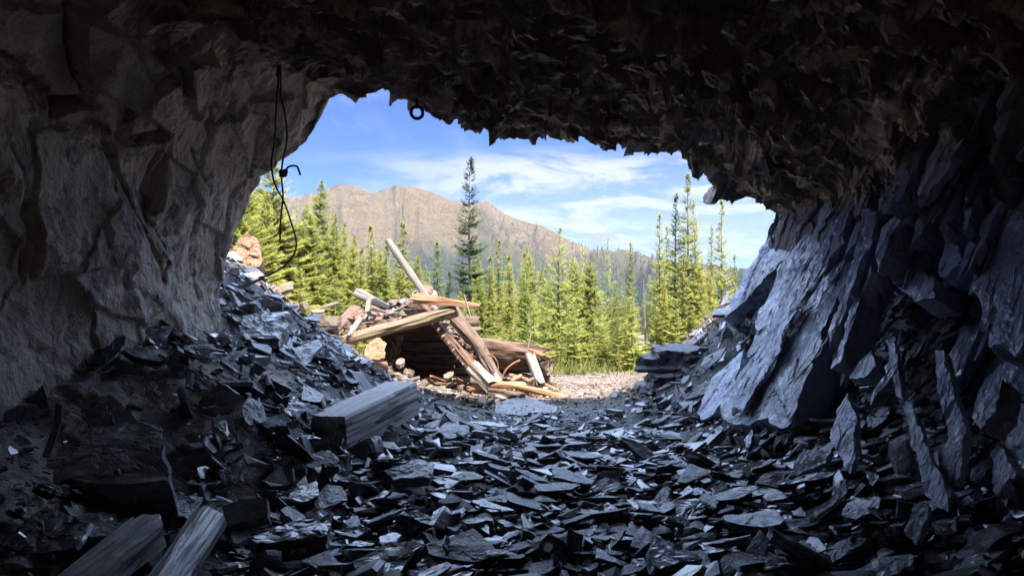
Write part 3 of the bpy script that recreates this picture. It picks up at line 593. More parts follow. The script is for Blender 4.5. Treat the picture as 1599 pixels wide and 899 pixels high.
# the two logs at the lower left edge of the picture
l1 = log_obj('weathered_log', [PV(45, 985, 2.8) , PV(222, 836, 3.55)], [.085, .09], M_log_cave, square=.5, nseg=44, res=.015, wob=.13, splinter=.07, fine_=.04, seed=11)
tag(l1, 'split grey log with a squarish side, left one of two bottom-left logs', 'log')
l2 = log_obj('weathered_log', [PV(190, 1010, 3.0), PV(322, 822, 4.1)], [.085, .10], M_log_cave, nseg=48, res=.015, wob=.14, splinter=.05, fine_=.035, seed=15)
tag(l2, 'round log with peeling bark, right one of two bottom-left logs', 'log')
KEEP += [(-1.8, 2.8, .22), (-1.8, 3.2, .2), (-1.78, 3.5, .2), (-1.5, 3.1, .22), (-1.6, 3.5, .2), (-1.68, 3.9, .2)]
# rounded log butt among the scree above the timber
lb = log_obj('log_butt', [PV(425, 645, 6.5), PV(478, 612, 7.0)], [.13, .10], M_log_cave, nseg=24, res=.03, wob=.12, splinter=.03, seed=18)
tag(lb, 'stubby rounded grey log butt lying in the slate behind the squared timber', 'log')
# boulders and named rocks
def named(name, poly, Yc, n, th, m, label, cat='rock', **kw):
    o = slab_at(name, poly, Yc, n, th, m, label, cat, **kw); c = o.matrix_world.translation; KEEP.append((c.x, c.y, .4 * max(o.dimensions.x, .1) * .7)); return o
named('boulder', [(28, 752), (60, 690), (110, 655), (200, 655), (250, 672), (262, 745), (160, 752)], 4.35, (-.08, -.36, .93), .36, M_boulder_dark, 'big dark blocky boulder at left with a flat sloping top over black shade', 'boulder', topamp=.05, rough=.03, rings=16, res=90, taper=.1, shear=(0, 0))
named('boulder', [(90, 650), (95, 625), (160, 622), (180, 662), (130, 662)], 4.75, (-.1, -.6, .8), .2, M_boulder_dark, 'small dark wedge-shaped boulder behind the big flat-topped one', 'boulder', res=60, rings=10)
named('boulder', [(0, 790), (28, 786), (66, 815), (45, 832), (-20, 836)], 3.75, (-.1, -.35, .9), .16, M_boulder_dark, 'low glossy dark rock at the left edge below the big boulder', res=60, rings=10)
named('boulder', [(325, 675), (370, 660), (448, 668), (462, 690), (448, 722), (360, 712)], 5.35, (.0, -.93, .36), .3, M_slate_dark, 'black blocky boulder just left of the squared timber', 'boulder', res=60, rings=10, topamp=.03)
named('boulder', [(440, 655), (482, 640), (484, 716), (452, 725)], 5.75, (.15, -.8, .5), .2, M_slate, 'grey upright slab wedged against the squared timber end', 'slab', res=50, rings=8)
named('boulder', [(368, 497), (405, 486), (452, 505), (435, 530), (372, 525)], 7.3, (.1, -.55, .82), .2, M_slate, 'big angular grey boulder high on the left scree', 'boulder', res=60, rings=10)
named('slate_slab', [(455, 545), (498, 528), (503, 540), (478, 568), (458, 562)], 7.7, (.2, -.5, .85), .09, M_slate, 'pale tilted slab in the middle of the left scree', 'slab', res=50)
named('slate_slab', [(388, 838), (470, 808), (518, 810), (512, 835), (400, 850)], 4.05, (.0, -.18, .98), .13, M_slate, 'long pointed thick slab in front, right of the round log', 'slab', res=60, rings=8)
named('slate_slab', [(345, 790), (380, 778), (418, 778), (418, 808), (352, 818)], 4.3, (.0, -.75, .66), .12, M_boulder_dark, 'square dark block standing above the pointed slab', 'block', res=50)
named('slate_slab', [(258, 735), (272, 730), (300, 752), (292, 770), (258, 770)], 4.7, (.2, -.7, .7), .06, M_slate, 'pale triangular slate propped beside the big flat-topped boulder', 'slab', res=40)
named('slate_slab', [(600, 735), (650, 715), (680, 722), (672, 745), (615, 748)], 5.3, (0, -.3, .95), .08, M_slate, 'flat dark slab with a pale top just below the squared timber', 'slab', res=50)
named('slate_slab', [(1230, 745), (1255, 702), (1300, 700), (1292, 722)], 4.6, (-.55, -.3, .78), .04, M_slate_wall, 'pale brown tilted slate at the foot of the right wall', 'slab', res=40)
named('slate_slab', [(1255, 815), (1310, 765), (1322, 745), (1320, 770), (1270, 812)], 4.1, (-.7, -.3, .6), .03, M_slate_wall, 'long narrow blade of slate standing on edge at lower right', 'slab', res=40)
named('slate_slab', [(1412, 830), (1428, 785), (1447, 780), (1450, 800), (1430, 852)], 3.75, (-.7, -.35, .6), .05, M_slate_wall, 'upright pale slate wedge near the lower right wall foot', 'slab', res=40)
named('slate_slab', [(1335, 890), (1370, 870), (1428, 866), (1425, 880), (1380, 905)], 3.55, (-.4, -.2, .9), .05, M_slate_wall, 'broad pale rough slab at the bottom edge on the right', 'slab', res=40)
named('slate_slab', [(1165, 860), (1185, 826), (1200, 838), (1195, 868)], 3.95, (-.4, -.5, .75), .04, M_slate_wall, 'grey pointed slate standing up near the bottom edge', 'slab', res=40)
# layered outcrop at the right side of the mouth: a stack of thick dark beds
oc = empty('rock_outcrop', P(1034, 618, 9.6), 'black layered outcrop on the right edge of the mouth against sunlit gravel', 'outcrop')
ro = np.random.default_rng(5); zb = 0.02; k = 0
while zb < .66:
    th = ro.uniform(.07, .17); x0 = 1.60 + ro.uniform(-.03, .12) + .05 * (zb > .5); y0 = 9.15 + ro.uniform(-.06, .06)
    o_ = [(x0, y0 + .1), (x0 + .3, y0 - .1), (2.5, y0 - .05), (2.7, y0 + .6), (2.3, y0 + 1.0), (x0 + .1, y0 + .7)]
    if zb > .45: o_ = [(x0 + .02, y0 + .1), (x0 + .3, y0), (2.3, y0), (2.4, y0 + .5), (x0 + .1, y0 + .6)]
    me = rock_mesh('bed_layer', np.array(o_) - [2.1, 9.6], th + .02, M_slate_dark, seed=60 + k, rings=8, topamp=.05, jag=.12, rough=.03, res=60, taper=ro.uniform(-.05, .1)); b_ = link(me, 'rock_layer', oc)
    b_.location = Vector((2.1, 9.6, zb + th)) - oc.location; b_.rotation_euler = (.05 + ro.uniform(-.04, .04), -.06 + ro.uniform(-.05, .05), ro.uniform(-.22, .22)); zb += th; k += 1
# sunlit boulders: one by the left lip, two at the cabin
named('boulder', [(352, 428), (362, 385), (385, 360), (405, 378), (412, 405), (400, 425)], 11.0, (.25, -.9, .35), .7, M_boulder_tan, 'pinkish sunlit boulder behind the left edge of the mouth', 'boulder', topamp=.14, rough=.09, rings=12, res=60)
named('boulder', [(566, 562), (572, 538), (590, 527), (603, 535), (600, 560)], 9.7, (.35, -.8, .5), .28, M_boulder_tan, 'orange angular boulder, upper of two beside the cabin', 'boulder', topamp=.12, rough=.06, rings=10)
named('boulder', [(566, 590), (568, 566), (604, 563), (607, 585), (590, 592)], 9.45, (.1, -.85, .5), .26, M_boulder_tan, 'blocky orange-sided boulder, lower of two beside the cabin', 'boulder', topamp=.10, rough=.05, rings=10)
named('stone_slab', [(768, 645), (778, 628), (815, 618), (868, 634), (872, 643), (820, 648)], 9.2, (0, -.14, .99), .07, M_slate, 'flat pale grey slab in the shade just inside the mouth', 'slab', topamp=.01, rough=.012, rings=8)
KEEP += [(.3, 9.2, .4)]
# bent pipe standing by the boulder
pp = [PV(a, b, 4.15) for a, b in [(72, 712), (80, 690), (90, 660), (93, 630)]]
tag(log_obj('bent_pipe', pp, .019, M_wood_grey, smooth=True, nseg=12, res=.02, wob=.05, seed=2), 'short bent grey stick standing against the big flat-topped boulder', 'stick')
tag(log_obj('stick', [PV(290, 752, 4.8), PV(332, 738, 5.0)], .014, M_wood_grey, nseg=8, wob=.08), 'short round stick lying on slate right of the big boulder', 'stick')
# iron ring in the roof
bmr = bmesh.new(); c = PV(651, 176, 6.5)
V = []; fc = []; nR, nr = 28, 10
for i in range(nR):
    a = 2 * math.pi * i / nR
    for j in range(nr):
        b = 2 * math.pi * j / nr; R_ = .052 + .015 * math.cos(b); V.append((R_ * math.cos(a), .015 * math.sin(b), R_ * math.sin(a)))
for i in range(nR):
    for j in range(nr): fc.append((i * nr + j, ((i + 1) % nR) * nr + j, ((i + 1) % nR) * nr + (j + 1) % nr, i * nr + (j + 1) % nr))
bmr.free()
er = empty('iron_ring', c, 'small rusty iron ring hanging from the cave roof against the sky', 'ring')
ri = mesh('ring', V, fc, M_iron, er, smooth=True); ri.rotation_euler = (.1, 0, .25)
log_obj('anchor_bolt', [c + Vector((0, 0, .04)), c + Vector((-.02, .10, .26))], .014, M_iron, er, nseg=10)
# the hanging cable
def cpx(l, Y): return [PV(a / 2, b / 2, 5.75 + (b / 2 - 125) / 305 * 1.25) for a, b in l]
hc = empty('hanging_cable', P(434, 130, 5.75), 'thin black cable knotted and looped, hanging down in front of the left trees', 'cable')
for pts in ([(862, 205), (868, 290), (861, 400), (854, 480), (857, 540), (868, 590), (882, 620), (903, 675), (922, 730), (926, 765), (912, 800), (875, 838), (840, 862), (812, 868)],
            [(868, 205), (880, 290), (893, 350), (896, 430), (888, 500), (886, 545), (884, 600), (877, 660), (876, 745)],
            [(884, 545), (893, 525), (910, 517), (928, 518), (935, 530), (941, 542)]):
    log_obj('strand', cpx(pts, 6.55), .0085, M_cable, hc, smooth=True, nseg=8, res=.02, wob=.08, wiggle=.014)
kn = [PV(885 / 2 + 5 * math.sin(a * 1.7), 541 / 2 + 5 * math.cos(a * 2.3), 6.35 + .02 * math.sin(a * 3)) for a in np.linspace(0, 7, 12)]
log_obj('pin', [PV(433, 118, 5.75), PV(437, 90, 6.1)], .014, M_iron, hc, nseg=8)
log_obj('knot', kn, .013, M_cable, hc, smooth=True, nseg=8, res=.01)
tag(log_obj('stick', [PV(376, 448, 7.2), PV(412, 434, 7.0)], [.02, .012], M_wood_grey, nseg=8, wob=.15), 'dark broken stick on top of the left scree where the cable ends', 'stick')

# ------------------------------------------------------------------ the loose slate
rs = np.random.default_rng(3)
fine = [shard_proto(rs, k, True) for k in range(34)]
coarse = [shard_proto(rs, k, False) for k in range(60)]
spots = place_spots(6200, 41, .05, .30, 2.6) + place_spots(620, 44, .16, .42, 1.5) + place_spots(110, 46, .3, .5, 1.2) + [(float(rs.uniform(-3.0, -1.15)), float(rs.uniform(5.0, 8.6)), float(rs.uniform(.24, .46)), float(rs.uniform(-1, 1)), float(abs(rs.normal(0, .3))), float(rs.uniform(0, 6.28)), float(rs.uniform())) for _ in range(55)]
def orient(x, y, s, u, tilt, td, v):
    gx, gy = gnormal(x, y); n = Vector((-gx, -gy, 1)).normalized(); base = np.array(Vector((0, 0, 1)).rotation_difference(n).to_matrix())
    yaw = .35 + u * .9 if v < .7 else u * 3.1
    k = 1.0 + .9 * (abs(gx) > .25); return base @ rotm(yaw, min(tilt * k + .04, 1.2), td)
def on_screen(x, y, z): 
    a = 799.5 + x / y * F; b = 449.5 - (z - CAMZ) / y * F; return -10 < a < 1610 and b < 910, a, b
rank = sorted(range(len(spots)), key=lambda i: -(spots[i][2] / spots[i][1] if on_screen(spots[i][0], spots[i][1], gz1(spots[i][0], spots[i][1]))[0] and spots[i][2] > .1 else 0))
top = set(rank[:298]); VV_, FF_ = [], []; base = 0
marks = [('the squared timber', -1.1, 6.4), ('the big flat-topped boulder', -2.2, 4.4), ('the two bottom-left logs', -1.75, 3.9), ('the black blocky boulder', -1.85, 5.3), ('the pale slab at the mouth', .3, 9.0),
         ('the layered outcrop', 1.9, 9.0), ('the foot of the great right slab', 2.1, 7.2), ('the long pointed slab', -1.2, 4.1), ('the pale brown tilted slate', 2.0, 4.6), ('the standing slate blade', 1.75, 4.1), ('the left scree top', -2.6, 7.6),
         ('the middle of the floor', 0, 5.6), ('the bottom edge of the floor', -.1, 4.0), ('the lower right wall foot', 2.3, 3.8), ('the sunlit gravel edge', .8, 9.6), ('the cabin boulders', -1.8, 9.0), ('the left bank', -2.3, 6), ('the right floor', 1.3, 5.0), ('the right floor farther in', 1.3, 6.8), ('the floor right of centre', .8, 4.2)]
used = {}
for i, (x, y, s, u, tilt, td, v) in enumerate(spots):
    R3 = orient(x, y, s, u, tilt, td, v); z = gz1(x, y) + s * (.05 + .10 * v) + .02 * v
    if i in top:
        me = fine[i % len(fine)]; o = link(me, 'slate_shard'); o.matrix_world = Matrix.Translation((x, y, z + .015)) @ Matrix(R3.tolist()).to_4x4() @ Matrix.Diagonal((s, s, s * (1 + .4 * u), 1)); o['_s'] = s
        mk = min(marks, key=lambda m_: (m_[1] - x) ** 2 + (m_[2] - y) ** 2)
        side = ('left of' if x < mk[1] - .25 else 'right of' if x > mk[1] + .25 else 'behind' if y > mk[2] else 'in front of')
        dx, dy, dz = me.vertices[0].co[:], 0, 0
        bb = [me.vertices[k].co for k in range(0, len(me.vertices), 3)]; asp = (max(b.y for b in bb) - min(b.y for b in bb)) / (max(b.x for b in bb) - min(b.x for b in bb)); th = max(b.z for b in bb) - min(b.z for b in bb)
        shape = ('narrow' if asp < .5 else 'long' if asp < .66 else 'broad') + (' thin' if th < .14 else ' thick' if th > .26 else '')
        size = 'small' if s < .16 else 'mid-sized' if s < .24 else 'large'
        lie = 'flat' if R3[2, 2] > .96 else 'slanting' if R3[2, 2] > .85 else 'steeply tilted'
        lab = f'{size} {shape} slate shard {lie}, {side} {mk[0]}'
        tag(o, lab, 'rock', 'loose slate shards on the cave floor'); used.setdefault(lab, []).append((o, x, y))
        del o['_s']
    else:
        Vp, Fp = coarse[i % len(coarse)]; VV_.append((Vp * s) @ R3.T + [x, y, z]); FF_.append(Fp + base); base += len(Vp)
# labels that several shards share get the place that tells them apart
ORD = ['nearest', 'second nearest', 'third nearest', 'fourth nearest', 'fifth nearest', 'sixth nearest', 'seventh nearest', 'eighth nearest']
for lab, l_ in used.items():
    if len(l_) > 1:
        l_.sort(key=lambda t: t[2])
        for k, (o, x, y) in enumerate(l_): o['label'] = lab.replace('slate shard', 'shard') + (f', {ORD[min(k, 7)]}')
# grit and chips between them
r = np.random.default_rng(77)
for k in range(9000):
    y = r.uniform(2.4, 10.0); x = r.uniform(-.75 * y - .2, .75 * y); 
    if x > 3.0 or x < -3.6: continue
    s = r.uniform(.02, .055); Vp, Fp = coarse[k % len(coarse)]; R3 = rotm(r.uniform(0, 6.28), abs(r.normal(0, .4)), r.uniform(0, 6.28)); VV_.append((Vp * s) @ R3.T + [x, y, gz1(x, y) + s * .3 + .01]); FF_.append(Fp + base); base += len(Vp)
# rubble caught on the ledges of the right wall
wm = np.where((wr > .9) & (VV > va - .6) & (VV < vl - .1) & (P2[:, 2] > .3) & (P2[:, 2] < 1.9))[0]
for k in range(900):
    i = int(r.choice(wm)); pos = P2[i]; 
    pxx = 799.5 + pos[0] / pos[1] * F; pyy = 449.5 - (pos[2] - CAMZ) / pos[1] * F
    if 1110 < pxx < 1330 and 340 < pyy < 660: continue
    if pxx > 1520 and pyy < 620: continue
    s = r.uniform(.04, .16); Vp, Fp = coarse[k % len(coarse)]; R3 = rotm(r.uniform(0, 6.28), r.uniform(.2, 1.1), r.uniform(-.8, .8) + math.pi); VV_.append((Vp * s) @ R3.T + pos + [-.03, 0, .01]); FF_.append(Fp + base); base += len(Vp)
Va = np.vstack(VV_); Fa = np.vstack(FF_)
tag(mesh('slate_rubble', Va, Fa, M_slate_rubble), kind='stuff')
# ------------------------------------------------------------------ outside: ground to the horizon and the mountains
def ridge_profile(px): 
    X_ = [-1600, -900, -200, 100, 300, 430, 500, 522, 545, 580, 600, 625, 645, 680, 720, 760, 800, 850, 880, 925, 960, 990, 1015, 1040, 1100, 1160, 1300, 1600, 2400, 3200]
    Y_ = [400, 380, 360, 330, 315, 312, 298, 289, 286, 298, 294, 287, 290, 301, 316, 312, 338, 351, 370, 388, 389, 388, 400, 406, 412, 418, 425, 420, 410, 420]
    return np.interp(px, X_, Y_)
az = np.linspace(-1.05, 1.05, 900); rr_ = np.concatenate([np.linspace(13, 60, 70), np.geomspace(62, 500, 40), np.linspace(520, 4200, 330)])
AZm, RR_ = np.meshgrid(az, rr_, indexing='ij'); gx = np.sin(AZm) * RR_; gy = np.cos(AZm) * RR_
pxa = 799.5 + np.tan(az) * F; el = (449.5 - ridge_profile(pxa)) / F * np.cos(az)
el = np.convolve(np.pad(el, 1, 'edge'), np.ones(3) / 3, 'valid') + .0016 * fbm(np.stack([az * 60, az * 0, az * 0], 1), 4, 77)
Rd = 2900 - 350 * np.sin((az + .1) * 4)
t = np.clip((RR_ - 520) / (Rd[:, None] - 520), 0, 1.6)
base_h = np.where(t < 1, t ** 1.35, 1 - (t - 1) * .9)
q = np.stack([gx.ravel() / 900, gy.ravel() / 900, gx.ravel() * 0], 1)
rn = 0; a_ = 1; 
for k in range(7):
    nn = 1 - np.abs(noise3(q * 2 ** k + 3.3 * k, 101 + k)) * 2; rn = rn + a_ * nn; a_ *= .63
rn = (rn / 2).reshape(gx.shape)
spur = (1 - np.abs(noise3(np.stack([(AZm * 15 + .9 * (RR_ / 700) + .35 * np.sin(RR_ / 330)).ravel(), (RR_ / 1100).ravel(), RR_.ravel() * 0], 1), 7)).reshape(gx.shape) * 2)
H0 = (el * Rd)[:, None]
hh = H0 * base_h + (rn * 400 + spur * 130 - 240) * np.clip(t * 1.6, 0, 1)
seen = np.max(np.where(RR_ > 600, hh / RR_, -9), axis=1); target = el
corr = (target * Rd - seen * Rd)[:, None] * np.clip(t, 0, 1); hh = hh + corr
seen = np.max(np.where(RR_ > 600, hh / RR_, -9), axis=1); hh = hh + ((target - seen) * Rd)[:, None] * np.clip(t * 1.1, 0, 1)
near = ground_z(gx.ravel(), gy.ravel()).reshape(gx.shape)
wn = ss(60, 140, RR_); hz_ = near * (1 - wn) + (hh + CAMZ - 3 - 10 * ss(60, 400, RR_) * (1 - ss(500, 900, RR_))) * wn
hz_ = hz_ + .03 * fbm(np.stack([gx.ravel() * 2, gy.ravel() * 2, gx.ravel() * 0], 1), 3, 9).reshape(gx.shape) * (1 - wn)
kk = int(np.searchsorted(rr_, 60)); Vt = np.stack([gx, gy, hz_], 2)
M_mtn = bpy.data.materials.new('mountain_slopes'); M_mtn.use_nodes = True; t_ = M_mtn.node_tree; n = t_.nodes; l = t_.links; b = n['Principled BSDF']; b.inputs['Roughness'].default_value = .95; b.inputs['Specular IOR Level'].default_value = .1
def nn_(s, d=8, r=.6, vec=None):
    x = n.new('ShaderNodeTexNoise'); x.inputs['Scale'].default_value = s; x.inputs['Detail'].default_value = d; x.inputs['Roughness'].default_value = r; l.new(vec, x.inputs['Vector']); return x.outputs[0]
tc = n.new('ShaderNodeTexCoord'); ob = tc.outputs['Object']; sp = n.new('ShaderNodeSeparateXYZ'); l.new(ob, sp.inputs[0])
def mrr(v, a, b_, c=0, d=1):
    r = n.new('ShaderNodeMapRange'); r.inputs[1].default_value = a; r.inputs[2].default_value = b_; r.inputs[3].default_value = c; r.inputs[4].default_value = d; l.new(v, r.inputs[0]); return r.outputs[0]
def mxx(f, a, bb):
    x = n.new('ShaderNodeMix'); x.data_type = 'RGBA'; l.new(f, x.inputs[0])
    for i, v in ((6, a), (7, bb)):
        if isinstance(v, tuple): x.inputs[i].default_value = (*v, 1)
        else: l.new(v, x.inputs[i])
    return x.outputs[2]
c = mxx(mrr(nn_(.012, 8, .65, ob), .4, .6), (.065, .044, .03), (.13, .088, .054))
c = mxx(mrr(nn_(.006, 9, .7, ob), .5, .62), c, (.10, .10, .05))
c = mxx(mrr(nn_(.02, 9, .7, ob), .56, .66), c, (.19, .155, .125))
atn = n.new('ShaderNodeAttribute'); atn.attribute_name = 'ridge'
wob = n.new('ShaderNodeMath'); wob.operation = 'MULTIPLY_ADD'; l.new(nn_(.015, 8, .7, ob), wob.inputs[0]); wob.inputs[1].default_value = .7; l.new(atn.outputs['Fac'], wob.inputs[2])
c = mxx(mrr(wob.outputs[0], .76, .92), (.062, .078, .024), c); c = mxx(mrr(wob.outputs[0], 0.93, 1.15), c, (.28, .19, .095))  # green gullies and gold spurs, with relief light and dark put into the colour
ad = n.new('ShaderNodeMath'); ad.operation = 'MULTIPLY_ADD'; l.new(nn_(.004, 8, .65, ob), ad.inputs[0]); ad.inputs[1].default_value = -420; l.new(sp.outputs[2], ad.inputs[2])
c = mxx(mrr(ad.outputs[0], -230, -110), (.05, .065, .035), c)
l.new(c, b.inputs['Base Color']); bp = n.new('ShaderNodeBump'); bp.inputs['Strength'].default_value = 1.0; bp.inputs['Distance'].default_value = 60; l.new(nn_(.03, 9, .7, ob), bp.inputs['Height']); l.new(bp.outputs[0], b.inputs['Normal'])
nA = len(az)
veg_relief = np.clip(.5 + .26 * (spur - spur.mean()) / spur.std() + .2 * (rn - rn[:, 200:].mean()) / rn[:, 200:].std(), 0, 1)  # drives gully vegetation and the painted relief shading
gm = Vt[:, :kk + 1]; tag(mesh('ground', gm.reshape(-1, 3), grid_faces(nA, kk + 1), M_gravel, smooth=True), kind='structure')
mm = Vt[:, kk:]; mo = mesh('mountain', mm.reshape(-1, 3), grid_faces(nA, len(rr_) - kk), M_mtn, smooth=True); tag(mo, kind='structure')
at = mo.data.attributes.new('ridge', 'FLOAT', 'POINT'); at.data.foreach_set('value', veg_relief[:, kk:].ravel().astype(np.float32))
# gravel floor just outside and round the cave flanks
xs = np.arange(-30, 30.1, .25); ys = np.arange(-24, 14.4, .25); X, Y = np.meshgrid(xs, ys, indexing='ij'); Z = ground_z(X.ravel(), np.maximum(Y.ravel(), 9.7)) - .05 - .6 * ((np.abs(X.ravel()) < 4.4) & (Y.ravel() < 9.6))
xs2 = np.arange(-5, 6, .05); ys2 = np.arange(9.4, 14.4, .05)
X2, Y2 = np.meshgrid(xs2, ys2, indexing='ij'); Z2 = ground_z(X2.ravel(), Y2.ravel()); q = np.stack([X2.ravel(), Y2.ravel(), X2.ravel() * 0], 1); Z2 += .02 * facet(q[:, :2] * 9, 51)[0] * ss(14.4, 12.5, q[:, 1]) + .03 * fbm(q * 2, 3, 52) * ss(14.4, 13, q[:, 1]) + .008 - .05 * ss(9.7, 9.4, q[:, 1])
tag(mesh('mountain_base', np.stack([X.ravel(), Y.ravel(), Z], 1), grid_faces(len(xs), len(ys)), M_gravel), kind='structure').name = 'terrain'
tag(mesh('gravel_path', np.stack([q[:, 0], q[:, 1], Z2], 1), grid_faces(len(xs2), len(ys2)), M_gravel), kind='structure').name = 'gravel_clearing'
# loose stones on the gravel
r = np.random.default_rng(8); VV_, FF_ = [], []; base = 0
for k in range(9000):
    y = 9.4 + 8 * r.uniform() ** 1.6; x = r.uniform(-.42 * y, .32 * y); s = r.uniform(.015, .06) * (1.9 if (x < .6 and y < 11.5) else 1) * (1 + (r.uniform() < .04) * 1.3)
    if y < 9.75 + .3 * math.sin(x * 2) and r.uniform() < .7: continue
    Vp, Fp = coarse[k % len(coarse)]; R3 = rotm(r.uniform(0, 6.28), r.normal(0, .35), r.uniform(0, 6.28)); VV_.append((Vp * [s, s, s * 2.2]) @ R3.T + [x, y, gz1(x, y) + s * .25 + .015]); FF_.append(Fp + base); base += len(Vp)
tag(mesh('gravel_stones', np.vstack(VV_), np.vstack(FF_), M_stone), kind='stuff')
# sunlit stones larger than fist size around the cabin, each its own
r = np.random.default_rng(18)
tanp = [rock_mesh('sunlit_stone', [(math.cos(a) * .5 * r.uniform(.8, 1.1), math.sin(a) * .4 * r.uniform(.8, 1.1)) for a in np.linspace(0, 6.28, 7)[:-1]], .45, M_stone, seed=200 + k, rough=.06, rings=4, siden=3, res=20, topamp=.12, jag=.06, taper=.2) for k in range(8)]
stl = [(640, 585, 10.2, .22, 'beside the timber\'s far end'), (665, 600, 9.9, .15, 'in front of the cabin hollow, left one'), (700, 590, 10.2, .14, 'in front of the cabin hollow, right one'), (540, 548, 9.9, .26, 'under the long tan beam, left end'), (522, 532, 9.9, .24, 'left of the orange boulders, on the scree'), (515, 505, 10.4, .3, 'on the scree under the reddish planks'),
       (497, 492, 10.4, .22, 'at the sunlit top of the scree, right'), (470, 480, 10.6, .2, 'at the sunlit top of the scree, middle'), (625, 570, 10.3, .18, 'right of the orange boulders'), (720, 608, 9.8, .1, 'beside the left end of the curved pole'), (440, 455, 11, .25, 'at the sunlit top of the scree, left'), (350, 436, 8.9, .34, 'against the left lip under the pinkish boulder'), (374, 442, 9.0, .26, 'just right of the stone against the left lip'), (398, 446, 9.3, .24, 'under the cable end, behind the broken stick'), (421, 456, 9.5, .2, 'right of the cable end on the crest')]
for i, (a, b_, Yk, s, lab) in enumerate(stl):
    o = link(tanp[i % 8], 'sunlit_stone'); o.location = PV(a, b_, Yk) + Vector((0, 0, .3 * s)); o.scale = (s * 1.3, s, s); o.rotation_euler = (r.uniform(-.5, .5), r.uniform(-.5, .5), r.uniform(0, 6)); tag(o, 'tan sunlit stone ' + lab, 'rock', 'sunlit stones around the cabin')
# ------------------------------------------------------------------ the collapsed log cabin
YC = 10.8
cab = empty('log_cabin', P(700, 600, YC), 'collapsed log cabin on the sunlit gravel outside the mouth', 'cabin')
def lg(nm, a, b, r_, m, ya=YC, yb=None, parent=cab, **kw):
    yb = ya if yb is None else yb; pts = [PV(a[0], a[1], ya)] + [PV(x_[0], x_[1], ya + (yb - ya) * .5) for x_ in kw.pop('via', [])] + [PV(b[0], b[1], yb)]
    kw.setdefault('seed', int(a[0] + a[1]) % 97); kw.setdefault('wob', .16); kw.setdefault('splinter', .10); kw.setdefault('fine_', .16); kw.setdefault('nseg', 18); return log_obj(nm, pts, r_, m, parent, **kw)
# back wall of the hollow: stacked dark logs
for k, y_ in enumerate([592, 576, 560, 545, 531, 518, 506]):
    lg('wall_log', (590 + k * 3, y_ - 4), (742, y_ + 2 - k * 1.0), .09, M_wood_dark, 12.0, 12.3, seed=20 + k)
for k, y_ in enumerate([590, 572, 556, 541]): lg('wall_log', (604 + k * 5, y_ - 6), (612 + k * 4, y_ - 12), .07, M_wood_dark, 10.9, 12.1, seed=40 + k)
# right-hand wall: big rotten top log and those under it
lg('wall_log', (738, 541), (838, 552), [.14, .12], M_wood_red, 11.5, 10.9, seed=51, wob=.2, splinter=.2, nseg=18)
lg('wall_log', (745, 566), (856, 574), .115, M_wood_tan, 11.7, 11.0, seed=52, splinter=.02)
lg('wall_log', (760, 588), (835, 596), .10, M_wood_dark, 11.6, 10.9, seed=53)
lg('wall_log', (800, 592), (858, 594), .09, M_wood_grey, 11.6, 11.2, seed=54)
lg('wall_log', (742, 532), (776, 534), .05, M_wood_dark, 11.8, 11.6, seed=55)
# cross logs that end beside the corner
lg('wall_log', (852, 566), (846, 562), .09, M_wood_grey, 10.8, 12.2, seed=56)
# rafters and roof
lg('rafter', (655, 474), (751, 590), [.055, .06], M_wood_red, 10.5, 10.2, square=.8, seed=57, wob=.05)
lg('rafter', (672, 490), (764, 597), [.05, .05], M_wood_red, 10.75, 10.4, square=.8, seed=58)
lg('rafter', (703, 492), (778, 596), [.12, .075], M_wood_dark, 10.9, 10.3, seed=59, wob=.3, via=[(738, 528)], nseg=16)
lg('rafter', (735, 530), (777, 590), [.05, .04], M_wood_grey, 10.7, 10.25, seed=60)
lg('threshold_plank', (740, 574), (762, 598), .075, M_wood_pale, 10.1, 10.0, square=.9, seed=61)
for k in range(9):
    x_, y_ = 678 + k * 8.0, 497 + k * 10.6; lg('lath', (x_ - 2, y_ + 7), (x_ + 20, y_ - 8), .02, M_wood_grey, 10.25, 10.9, square=.6, rx=.6, seed=70 + k, nseg=8, splinter=.05)
# roof half that still hangs on the left: split shakes over poles
rsh = np.random.default_rng(31)
for k in range(26):
    f = k / 25; ax = 556 + f * 105 + rsh.uniform(-4, 4); ay = 517 - f * 47 + rsh.uniform(-5, 5); ln = rsh.uniform(18, 34)
    lg('roof_shake', (ax - 6, ay + 10), (ax + 8 + rsh.uniform(-6, 8), ay - ln * .55), rsh.uniform(.035, .06), [M_wood_dark, M_wood_grey, M_wood_dark, M_wood_red][k % 4], 10.45 + rsh.uniform(0, .15), 12.0, square=.7, rx=2.4, seed=100 + k, nseg=10, wob=.2, splinter=.08)
for k in range(13):
    f = k / 12; ax = 664 + f * 88; ay = 476 + f * 92; lg('roof_plank', (ax, ay), (ax - 14 + rsh.uniform(-3, 3), ay - 14 + 4 * f), rsh.uniform(.022, .034), [M_wood_dark, M_wood_red, M_wood_grey][k % 3], 10.5 + rsh.uniform(-.05, .1), 12.1, square=.7, rx=2.2, seed=160 + k, nseg=10, wob=.2, splinter=.08)
lg('roof_pole', (575, 512), (668, 462), .06, M_wood_dark, 10.9, 11.1, seed=62)
lg('roof_pole', (552, 512), (640, 484), .06, M_wood_dark, 11.3, 11.5, seed=64)
for k in range(34):
    x_ = rsh.uniform(545, 670); y_ = 520 - (x_ - 545) * .42 + rsh.uniform(-12, 10); an = rsh.uniform(-.9, .9); ln = rsh.uniform(10, 26)
    lg('debris_plank', (x_ - ln * math.cos(an) / 2, y_ - ln * math.sin(an) / 2), (x_ + ln * math.cos(an) / 2, y_ + ln * math.sin(an) / 2), rsh.uniform(.014, .035), [M_wood_dark, M_wood_grey, M_wood_red, M_wood_dark, M_wood_tan][k % 5], 10.5 + rsh.uniform(0, .8), 10.7 + rsh.uniform(0, .8), square=.7, rx=2.0, seed=230 + k, nseg=10)
